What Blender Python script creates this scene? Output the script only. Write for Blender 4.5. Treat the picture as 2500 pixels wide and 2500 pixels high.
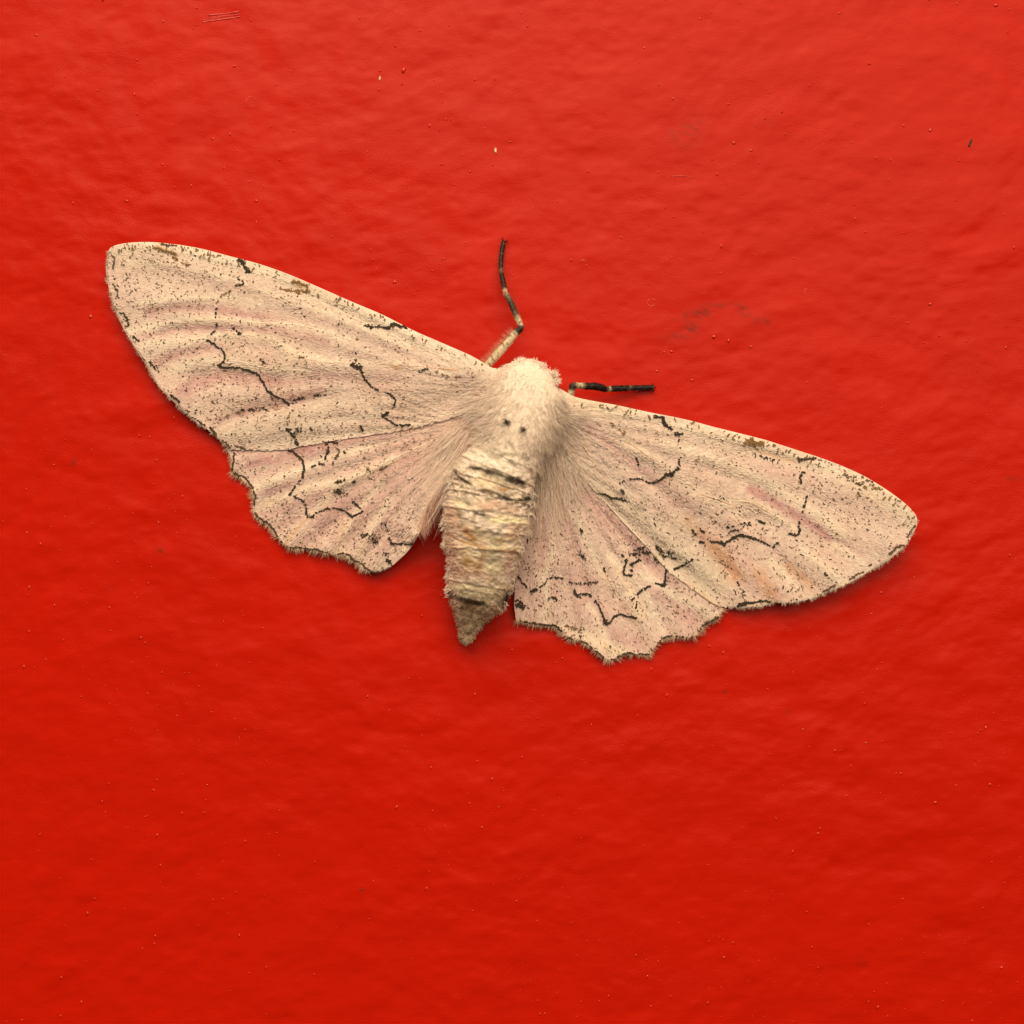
import bpy, math, random
import numpy as np

# ------------------------------------------------------------------ camera, world, light, exposure
SC = bpy.context.scene
for o in list(bpy.data.objects):
    bpy.data.objects.remove(o, do_unlink=True)
COL = SC.collection
rng = np.random.default_rng(7)
random.seed(7)

S = 0.035            # millimetres of wall per photograph pixel
D = 106.0            # camera distance from the wall, mm
MM = 0.001

cam_d = bpy.data.cameras.new('camera')
cam = bpy.data.objects.new('camera', cam_d)
COL.objects.link(cam)
cam.location = (0, -D * MM, 0)
cam.rotation_euler = (math.radians(90), 0, 0)
cam_d.sensor_width = 36
cam_d.lens = 36 * D / (2500 * S)
cam_d.clip_start = 0.005
cam_d.clip_end = 20
cam_d.dof.use_dof = True
cam_d.dof.focus_distance = (D - 1.2) * MM
cam_d.dof.aperture_fstop = 17
SC.camera = cam

world = bpy.data.worlds.new('World')
SC.world = world
world.use_nodes = True
bg = world.node_tree.nodes['Background']
bg.inputs['Color'].default_value = (1.0, 0.80, 0.51, 1)
bg.inputs['Strength'].default_value = 0.07


def lamp(name, loc, target, size, power, color):
    d = bpy.data.lights.new(name, 'AREA')
    d.shape = 'DISK'
    d.size = size
    d.energy = power
    d.color = color
    o = bpy.data.objects.new(name, d)
    COL.objects.link(o)
    o.location = loc
    v = np.array(target) - np.array(loc)
    from mathutils import Vector
    o.rotation_euler = Vector(v).to_track_quat('-Z', 'Y').to_euler()
    return o


lamp('porch_lamp', (-0.12, -0.38, 0.46), (0, 0, 0.0), 0.55, 3.8, (1.0, 0.80, 0.51))
lamp('fill_lamp', (0.22, -0.85, 0.50), (0, 0, 0.0), 1.1, 10.8, (1.0, 0.81, 0.52))  # added broad fill to soften the shadows, stands for no known lamp

vs = SC.view_settings
vs.view_transform = 'Standard'
vs.look = 'None'
vs.exposure = 0.0
vs.gamma = 1.0
vs.use_curve_mapping = False

ROT = (math.radians(90), 0, 0)      # local frame: x right, y up the wall, z out of the wall


# ------------------------------------------------------------------ helpers
def P(px, py, h):
    """photograph pixel + height above the wall (mm) -> local metres"""
    px = np.asarray(px, float); py = np.asarray(py, float); h = np.asarray(h, float)
    k = (D - h) / D * S * MM
    return np.stack([(px - 1250) * k, (1250 - py) * k, h * MM + 0 * px], -1)


def unP(v):
    h = v[..., 2] / MM
    k = (D - h) / D * S * MM
    return v[..., 0] / k + 1250, 1250 - v[..., 1] / k


_lat = {}


def vnoise(x, y, seed=0):
    t = _lat.setdefault(seed, np.random.default_rng(1000 + seed).random((256, 256)))
    xi = np.floor(x).astype(int); yi = np.floor(y).astype(int)
    fx = x - xi; fy = y - yi
    fx = fx * fx * (3 - 2 * fx); fy = fy * fy * (3 - 2 * fy)
    a = t[xi & 255, yi & 255]; b = t[(xi + 1) & 255, yi & 255]
    c = t[xi & 255, (yi + 1) & 255]; d = t[(xi + 1) & 255, (yi + 1) & 255]
    return (a * (1 - fx) + b * fx) * (1 - fy) + (c * (1 - fx) + d * fx) * fy


def fbm(x, y, seed=0, oct=3):
    s = 0; w = 1; tot = 0
    for k in range(oct):
        s = s + w * vnoise(x * 2 ** k + 17.3 * k, y * 2 ** k + 5.1 * k, seed + k)
        tot += w; w *= 0.5
    return s / tot


def catmull(pts, step=6.0, closed=False):
    p = np.array(pts, float)
    n = len(p)
    out = []
    rngk = range(n) if closed else range(n - 1)
    for i in rngk:
        if closed:
            a, b, c, d = p[(i - 1) % n], p[i], p[(i + 1) % n], p[(i + 2) % n]
        else:
            a, b, c, d = p[max(i - 1, 0)], p[i], p[i + 1], p[min(i + 2, n - 1)]
        m = max(1, int(np.hypot(*(c - b)) / step))
        for k in range(m):
            t = k / m
            out.append(0.5 * (2 * b + (c - a) * t + (2 * a - 5 * b + 4 * c - d) * t * t + (3 * b - a - 3 * c + d) * t ** 3))
    if not closed:
        out.append(p[-1])
    return np.array(out)


def dist_poly(x, y, pts, closed=False, signed=False, bound=None):
    """distance of points to a polyline, optionally signed, also returns the parameter 0..1"""
    p = np.asarray(pts, float)
    if closed:
        p = np.vstack([p, p[:1]])
    best = np.full(x.shape, 1e9); sg = np.zeros(x.shape); par = np.zeros(x.shape)
    L = np.hypot(*np.diff(p, axis=0).T); cum = np.concatenate([[0], np.cumsum(L)]); tot = max(cum[-1], 1e-6)
    for i in range(len(p) - 1):
        a, b = p[i], p[i + 1]; d = b - a; l2 = max(d @ d, 1e-9)
        t = np.clip(((x - a[0]) * d[0] + (y - a[1]) * d[1]) / l2, 0, 1)
        ex = x - a[0] - t * d[0]; ey = y - a[1] - t * d[1]
        q = np.hypot(ex, ey)
        m = q < best
        best = np.where(m, q, best)
        par = np.where(m, (cum[i] + t * L[i]) / tot, par)
        if signed:
            sg = np.where(m, np.sign(d[0] * ey - d[1] * ex), sg)
    return (best, par, sg) if signed else (best, par)


def nearest_on(x, y, pts):
    p = np.vstack([pts, pts[:1]])
    best = np.full(x.shape, 1e9); bx = x.copy(); by = y.copy()
    for i in range(len(p) - 1):
        a, b = p[i], p[i + 1]; d = b - a; l2 = max(d @ d, 1e-9)
        t = np.clip(((x - a[0]) * d[0] + (y - a[1]) * d[1]) / l2, 0, 1)
        qx = a[0] + t * d[0]; qy = a[1] + t * d[1]
        q = np.hypot(x - qx, y - qy); m = q < best
        best = np.where(m, q, best); bx = np.where(m, qx, bx); by = np.where(m, qy, by)
    return bx, by


def inside(x, y, poly):
    r = np.zeros(x.shape, bool)
    n = len(poly)
    for i in range(n):
        x1, y1 = poly[i]; x2, y2 = poly[(i + 1) % n]
        if y1 == y2:
            continue
        c = ((y1 > y) != (y2 > y)) & (x < (x2 - x1) * (y - y1) / (y2 - y1) + x1)
        r ^= c
    return r


def mesh_obj(name, verts, faces, mat, parent=None, cols=None, smooth=True, kind=None, nper=None):
    """faces: (n,3|4) int array or list of tuples; cols: per-vertex linear colour (n,3)"""
    me = bpy.data.meshes.new(name)
    verts = np.asarray(verts, np.float32)
    if isinstance(faces, np.ndarray):
        k = faces.shape[1]; nf = len(faces)
        me.vertices.add(len(verts)); me.vertices.foreach_set('co', verts.ravel())
        me.loops.add(nf * k); me.loops.foreach_set('vertex_index', faces.astype(np.int32).ravel())
        me.polygons.add(nf)
        me.polygons.foreach_set('loop_start', np.arange(nf, dtype=np.int32) * k)
        me.update(calc_edges=True); me.validate()
    else:
        me.from_pydata([tuple(v) for v in verts], [], faces); me.update()
    if smooth:
        me.polygons.foreach_set('use_smooth', np.ones(len(me.polygons), bool))
    if cols is not None:
        at = me.color_attributes.new('tone', 'FLOAT_COLOR', 'POINT')
        c = np.ones((len(verts), 4), np.float32); c[:, :3] = cols
        at.data.foreach_set('color', c.ravel())
    me.materials.append(mat)
    o = bpy.data.objects.new(name, me)
    COL.objects.link(o)
    if parent is not None:
        o.parent = parent
    if kind:
        o['kind'] = kind
    return o


def new_mat(name):
    m = bpy.data.materials.new(name); m.use_nodes = True
    nt = m.node_tree
    return m, nt, nt.nodes['Principled BSDF']


def tone_mat(name, rough=0.8, spec=0.2, nscale=9000.0, namt=0.12, bump=0.0, bscale=9000.0, sheen=0.0):
    """colour from the 'tone' attribute broken up by procedural noise"""
    m, nt, b = new_mat(name)
    N = nt.nodes; L = nt.links
    at = N.new('ShaderNodeVertexColor'); at.layer_name = 'tone'
    tc = N.new('ShaderNodeTexCoord')
    nz = N.new('ShaderNodeTexNoise'); nz.inputs['Scale'].default_value = nscale; nz.inputs['Detail'].default_value = 3
    L.new(tc.outputs['Object'], nz.inputs['Vector'])
    mr = N.new('ShaderNodeMapRange'); mr.inputs['From Min'].default_value = .25; mr.inputs['From Max'].default_value = .75
    mr.inputs['To Min'].default_value = 1 - namt; mr.inputs['To Max'].default_value = 1 + namt
    L.new(nz.outputs['Fac'], mr.inputs['Value'])
    mx = N.new('ShaderNodeVectorMath'); mx.operation = 'SCALE'
    L.new(at.outputs['Color'], mx.inputs[0]); L.new(mr.outputs['Result'], mx.inputs['Scale'])
    L.new(mx.outputs['Vector'], b.inputs['Base Color'])
    b.inputs['Roughness'].default_value = rough
    b.inputs['Specular IOR Level'].default_value = spec
    b.inputs['Sheen Weight'].default_value = sheen
    if bump:
        n2 = N.new('ShaderNodeTexNoise'); n2.inputs['Scale'].default_value = bscale; n2.inputs['Detail'].default_value = 2
        L.new(tc.outputs['Object'], n2.inputs['Vector'])
        bp = N.new('ShaderNodeBump'); bp.inputs['Strength'].default_value = bump; bp.inputs['Distance'].default_value = 0.0001
        L.new(n2.outputs['Fac'], bp.inputs['Height']); L.new(bp.outputs['Normal'], b.inputs['Normal'])
    return m


def tube(pts, rad, seg=8):
    """closed tapered tube through local points (n,3) with radii"""
    p = np.asarray(pts, float); n = len(p)
    t = np.gradient(p, axis=0); t /= np.linalg.norm(t, axis=1, keepdims=True) + 1e-12
    up = np.array([0, 0, 1.0])
    V = []
    for i in range(n):
        s = np.cross(t[i], up)
        if np.linalg.norm(s) < 1e-4:
            s = np.array([1., 0, 0])
        s /= np.linalg.norm(s); u = np.cross(s, t[i])
        for a in range(seg):
            q = 2 * math.pi * a / seg
            V.append(p[i] + (s * math.cos(q) + u * math.sin(q)) * rad[i])
    F = []
    for i in range(n - 1):
        for a in range(seg):
            F.append((i * seg + a, i * seg + (a + 1) % seg, (i + 1) * seg + (a + 1) % seg, (i + 1) * seg + a))
    F.append(tuple(range(seg))[::-1]); F.append(tuple((n - 1) * seg + a for a in range(seg)))
    return np.array(V), F


# ------------------------------------------------------------------ the red painted wall
RED = np.array([0.47, 0.0076, 0.0004])


def paint_material(name, rough, spec):
    m, nt, b = new_mat(name)
    N = nt.nodes; L = nt.links
    at = N.new('ShaderNodeVertexColor'); at.layer_name = 'tone'
    tc = N.new('ShaderNodeTexCoord')
    L.new(at.outputs['Color'], b.inputs['Base Color'])
    b.inputs['Roughness'].default_value = rough
    b.inputs['Specular IOR Level'].default_value = spec
    mp = N.new('ShaderNodeMapping'); mp.inputs['Scale'].default_value = (1, 1.9, 1); mp.inputs['Rotation'].default_value = (0, 0, 0.18)
    L.new(tc.outputs['Object'], mp.inputs['Vector'])
    n1 = N.new('ShaderNodeTexNoise'); n1.inputs['Scale'].default_value = 900; n1.inputs['Detail'].default_value = 3
    n1.inputs['Roughness'].default_value = .55
    L.new(mp.outputs['Vector'], n1.inputs['Vector'])
    n2 = N.new('ShaderNodeTexNoise'); n2.inputs['Scale'].default_value = 5200; n2.inputs['Detail'].default_value = 2
    L.new(mp.outputs['Vector'], n2.inputs['Vector'])
    # fine grit only where a broad noise lets it through
    n3 = N.new('ShaderNodeTexNoise'); n3.inputs['Scale'].default_value = 130; n3.inputs['Detail'].default_value = 1
    L.new(tc.outputs['Object'], n3.inputs['Vector'])
    r3 = N.new('ShaderNodeMapRange'); r3.inputs['From Min'].default_value = .38; r3.inputs['From Max'].default_value = .68
    r3.inputs['To Min'].default_value = .15; r3.inputs['To Max'].default_value = 1.0
    L.new(n3.outputs['Fac'], r3.inputs['Value'])
    pw = N.new('ShaderNodeMath'); pw.operation = 'POWER'; pw.inputs[1].default_value = 3.0
    L.new(n2.outputs['Fac'], pw.inputs[0])
    mu = N.new('ShaderNodeMath'); mu.operation = 'MULTIPLY'
    L.new(pw.outputs[0], mu.inputs[0]); L.new(r3.outputs['Result'], mu.inputs[1])
    b1 = N.new('ShaderNodeBump'); b1.inputs['Strength'].default_value = .16; b1.inputs['Distance'].default_value = 0.00012
    L.new(n1.outputs['Fac'], b1.inputs['Height'])
    b2 = N.new('ShaderNodeBump'); b2.inputs['Strength'].default_value = .22; b2.inputs['Distance'].default_value = 0.00012
    L.new(mu.outputs[0], b2.inputs['Height']); L.new(b1.outputs['Normal'], b2.inputs['Normal'])
    L.new(b2.outputs['Normal'], b.inputs['Normal'])
    return m


M_paint = paint_material('red_gloss_paint', .40, .125)
M_grit = paint_material('red_paint_beads', .26, .48)

STAINS = [  # x, y, rx, ry, angle, strength   grey rub marks on the paint
    (1715, 762, 34, 16, -20, .55), (1755, 745, 26, 10, -12, .35), (1808, 752, 24, 12, 20, .6), (1823, 768, 14, 9, 50, .5),
    (1862, 784, 20, 12, 10, .55), (1668, 772, 22, 10, -20, .4), (1688, 802, 22, 18, -40, .6), (1655, 822, 28, 14, -15, .5),
    (1640, 826, 36, 12, -8, .25), (1690, 320, 30, 40, 30, .28), (1655, 325, 22, 30, 0, .2), (2480, 1168, 30, 5, 0, .35), (2100, 2352, 16, 12, 0, .3),
    (1870, 305, 16, 12, -20, .25), (1835, 775, 60, 30, 0, .12), (181, 1130, 9, 9, 0, .9), (392, 1344, 7, 7, 0, .7), (880, 2172, 8, 6, 0, .9), (1770, 1690, 6, 4, 0, .8), (1925, 1740, 8, 6, 0, .7)]


def wall_height(x, y):
    """relief of the brushed and rolled paint, mm"""
    u = x * math.cos(.22) - y * math.sin(.22); v = x * math.sin(.22) + y * math.cos(.22)
    wx = 90 * (fbm(x / 400 + 3, y / 400 + 3, 201, 2) - .5); wy = 90 * (fbm(x / 400 + 9, y / 400 + 5, 205, 2) - .5)
    h = 0.23 * fbm((u + wx) / 92 + 40, (v + wy) / 62 + 40, 21, 3)
    h += 0.030 * fbm((u + wx) / 30 + 80, (v + wy) / 17 + 80, 31, 2)
    return h


def build_wall():
    step = 5.2
    fx = np.arange(-260, 2760 + 1, step)
    far = np.array([-9000, -5000, -2600, -1300, -700, -420.])
    gx = np.concatenate([far, fx, 2500 - far[::-1]])
    X, Y = np.meshgrid(gx, gx, indexing='xy')
    h = wall_height(X, Y)
    n = len(gx)
    v = P(X.ravel(), Y.ravel(), 0.0)
    v[:, 2] = (h.ravel() - 0.21) * MM
    i = np.arange(n * n).reshape(n, n)
    f = np.stack([i[:-1, :-1], i[1:, :-1], i[1:, 1:], i[:-1, 1:]], -1).reshape(-1, 4)
    c = np.tile(RED, (n * n, 1))
    x = X.ravel(); y = Y.ravel()
    st = np.zeros(len(x))
    for sx, sy, rx, ry, an, s in STAINS:
        ca, sa = math.cos(math.radians(an)), math.sin(math.radians(an))
        dx = x - sx; dy = y - sy
        q = ((dx * ca + dy * sa) / rx) ** 2 + ((-dx * sa + dy * ca) / ry) ** 2
        st = np.maximum(st, s * np.exp(-q * 1.1))
    st *= np.clip(3.4 * fbm((x + y * .6) / 17, (y - x * .45) / 6.5, 61, 2) - 1.05, 0, 1.5)
    c = c * (1 - st[:, None]) + np.array([.15, .018, .006]) * st[:, None]
    c *= (0.96 + .08 * fbm(x / 240, y / 150, 71, 3))[:, None]
    w = mesh_obj('red_wall', v, f, M_paint, cols=c)
    w.rotation_euler = ROT
    w['kind'] = 'structure'
    return w


wall = build_wall()


def wall_z(px, py):
    return wall_height(np.asarray(px, float), np.asarray(py, float)) - 0.21


def dome(nr=3, na=8):
    v = [(0, 0, 1)]
    for r in range(1, nr + 1):
        t = r / nr * math.pi * .5
        for a in range(na):
            q = 2 * math.pi * a / na
            v.append((math.sin(t) * math.cos(q), math.sin(t) * math.sin(q), math.cos(t)))
    f = [(0, 1 + a, 1 + (a + 1) % na) for a in range(na)]
    for r in range(nr - 1):
        for a in range(na):
            i = 1 + r * na + a; j = 1 + r * na + (a + 1) % na
            f += [(i, i + na, j + na), (i, j + na, j)]
    return np.array(v), np.array(f)


def build_grit():
    dv, df = dome(2, 6)
    n = 3300
    px = rng.uniform(-200, 2700, n); py = rng.uniform(-200, 2700, n)
    dens = fbm(px / 260, py / 260, 91, 2)
    keep = rng.random(n) < np.clip((dens - .30) * 3, .12, 1)
    px, py = px[keep], py[keep]; n = len(px)
    r = 1.2 + 2.0 * rng.random(n) ** 3
    el = 1 + 1.6 * rng.random(n) ** 2
    an = rng.normal(math.radians(62), .45, n)
    ca, sa = np.cos(an), np.sin(an)
    lx = dv[None, :, 0] * (r * el)[:, None]; ly = dv[None, :, 1] * r[:, None]
    x = px[:, None] + lx * ca[:, None] - ly * sa[:, None]; y = py[:, None] - lx * sa[:, None] - ly * ca[:, None]
    z = wall_z(px, py)[:, None] - .015 + dv[None, :, 2] * r[:, None] * S * .75
    v = P(x.ravel(), y.ravel(), 0); v[:, 2] = z.ravel() * MM
    f = (df[None] + (np.arange(n) * len(dv))[:, None, None]).reshape(-1, 3)
    mesh_obj('paint_grit', v, f, M_grit, wall, cols=np.tile(RED * 1.0, (len(v), 1)), kind='stuff')
    # larger beads of paint, each one a piece of the wall
    dv, df = dome(3, 8)
    me = None
    spots = [(985, 170, 9, 5, 70), (2272, 317, 7, 4, 60), (1792, 348, 5, 5, 0), (1834, 367, 5, 4, 20), (1743, 822, 6, 5, 20), (1779, 832, 4, 6, 0),
             (2432, 12, 6, 5, 0), (2272, 742, 6, 4, 15), (88, 85, 5, 4, 0), (963, 688, 6, 5, 40), (1834, 846, 6, 3, 20), (2050, 31, 5, 3, -20),
             (2122, 155, 6, 3, -20), (1640, 858, 5, 4, 0), (1960, 1782, 5, 3, 40), (1998, 2036, 5, 4, 0), (2205, 2196, 4, 3, 40), (2418, 1916, 5, 4, 60),
             (220, 773, 6, 5, 30), (398, 52, 4, 4, 0), (1690, 928, 5, 4, 0), (1895, 2000, 4, 3, 50), (375, 2306, 5, 3, 60), (2285, 1960, 6, 4, 0), (2152, 1447, 5, 4, 30),
             (146, 2482, 4, 3, 60), (498, 1985, 4, 3, 70), (1558, 955, 4, 3, 10), (625, 490, 5, 4, 0), (309, 490, 4, 4, 20), (1604, 906, 5, 4, 10)]
    for sx, sy, a, b_, an in spots:
        if me is None:
            o = mesh_obj('paint_bead', dv * 0.001, df, M_grit, wall, cols=np.tile(RED, (len(dv), 1)))
            me = o.data
        else:
            o = bpy.data.objects.new('paint_bead', me); COL.objects.link(o); o.parent = wall
        p = P(sx, sy, 0)
        o.location = (p[0], p[1], float(wall_z(sx, sy) - .03) * MM)
        o.rotation_euler = (0, 0, math.radians(an))
        o.scale = (a * S, b_ * S, (a + b_) * .5 * S * .6)


build_grit()


def scratches():
    # raised lips of two scratches and rims of burst paint blisters
    def lip(pts, rad, name, sink=.3, seg=6):
        p = catmull(pts, 3.0)
        z = wall_z(p[:, 0], p[:, 1]) - rad * S * sink
        q = P(p[:, 0], p[:, 1], 0); q[:, 2] = z * MM
        rr = rad * S * MM * (.6 + .6 * vnoise(np.arange(len(p)) / 3.0, np.zeros(len(p)) + pts[0][0], 301))
        v, f = tube(q, rr, seg)
        mesh_obj(name, v, f, M_grit, wall, cols=np.tile(RED, (len(v), 1)))
    lip([(508, 37), (545, 33), (582, 28)], 2.4, 'scratch_lip')
    lip([(510, 43), (545, 39), (584, 34)], 1.6, 'scratch_lip')
    lip([(494, 54), (540, 47), (586, 40)], 2.6, 'scratch_lip')
    lip([(494, 48), (520, 45), (540, 44)], 1.5, 'scratch_lip')
    lip([(1640, 430), (1660, 428), (1690, 431)], 1.4, 'scratch_lip')
    for cx, cy, r_, w_ in ((1590, 738, 9.5, 2.0), (1425, 643, 8, 1.8), (612, 247, 12, 1.2), (1975, 712, 10, 1.4), (1102, 860, 9, 1.1)):
        a = np.linspace(0, 2 * np.pi, 30)
        lip([(cx + r_ * math.cos(t), cy + r_ * math.sin(t)) for t in a], w_, 'paint_blister', .7)


scratches()

# ------------------------------------------------------------------ moth: materials
M_wing = tone_mat('wing_membrane', rough=.75, spec=.18, nscale=4200, namt=.08, bump=.2, bscale=9000, sheen=.12)
M_scale = tone_mat('wing_scales', rough=.7, spec=.25, nscale=7000, namt=.12)
M_dark = tone_mat('dark_scales', rough=.6, spec=.25, nscale=7000, namt=.25)
M_fur = tone_mat('pale_fur', rough=.7, spec=.2, nscale=2500, namt=.08, sheen=.25)
M_body = tone_mat('body_scales', rough=.8, spec=.15, nscale=6000, namt=.14, bump=.6, bscale=7000)
M_leg = tone_mat('leg_cuticle', rough=.40, spec=.30, nscale=9000, namt=.3, bump=.5, bscale=14000)
M_vein = tone_mat('wing_vein', rough=.55, spec=.3, nscale=5000, namt=.15)

CREAM = np.array([.765, .655, .60])
WARM = np.array([.785, .64, .545])
GREYC = np.array([.62, .535, .465])
PINK = np.array([.575, .38, .385])
DPINK = np.array([.45, .21, .225])
ORANGE = np.array([.52, .25, .085])
BROWN = np.array([.20, .115, .045])
BLACK = np.array([.026, .017, .011])
OLIVE = np.array([.19, .115, .060])


def Z(ox, oy, pts, f=500 / 1932):
    return [(ox + x * f, oy + y * f) for x, y in pts]


def z1(*p): return Z(240, 560, p)
def z2(*p): return Z(700, 600, p)
def z3(*p): return Z(500, 950, p)
def z4(*p): return Z(900, 850, p)
def z5(*p): return Z(1000, 1150, p, 400 / 1546)
def z6(*p): return Z(1230, 1150, p, 600 / 1932)
def z7(*p): return Z(1350, 920, p)
def z8(*p): return Z(1800, 1050, p)
def z9(*p): return Z(1050, 1150, p, 300 / 1932)
def zl(*p): return Z(1150, 550, p)


moth = bpy.data.objects.new('moth', None)
COL.objects.link(moth)
moth.empty_display_size = 0.01
moth.location = (P(1250, 1050, 0)[0], 0, P(1250, 1050, 0)[1])
moth.rotation_euler = ROT
OFF = np.array([P(1250, 1050, 0)[0], P(1250, 1050, 0)[1], 0])
moth['label'] = 'pale cream and pink speckled moth with spread wings on red painted wall'
moth['category'] = 'moth'


def PM(px, py, h):
    return P(px, py, h) - OFF


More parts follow.
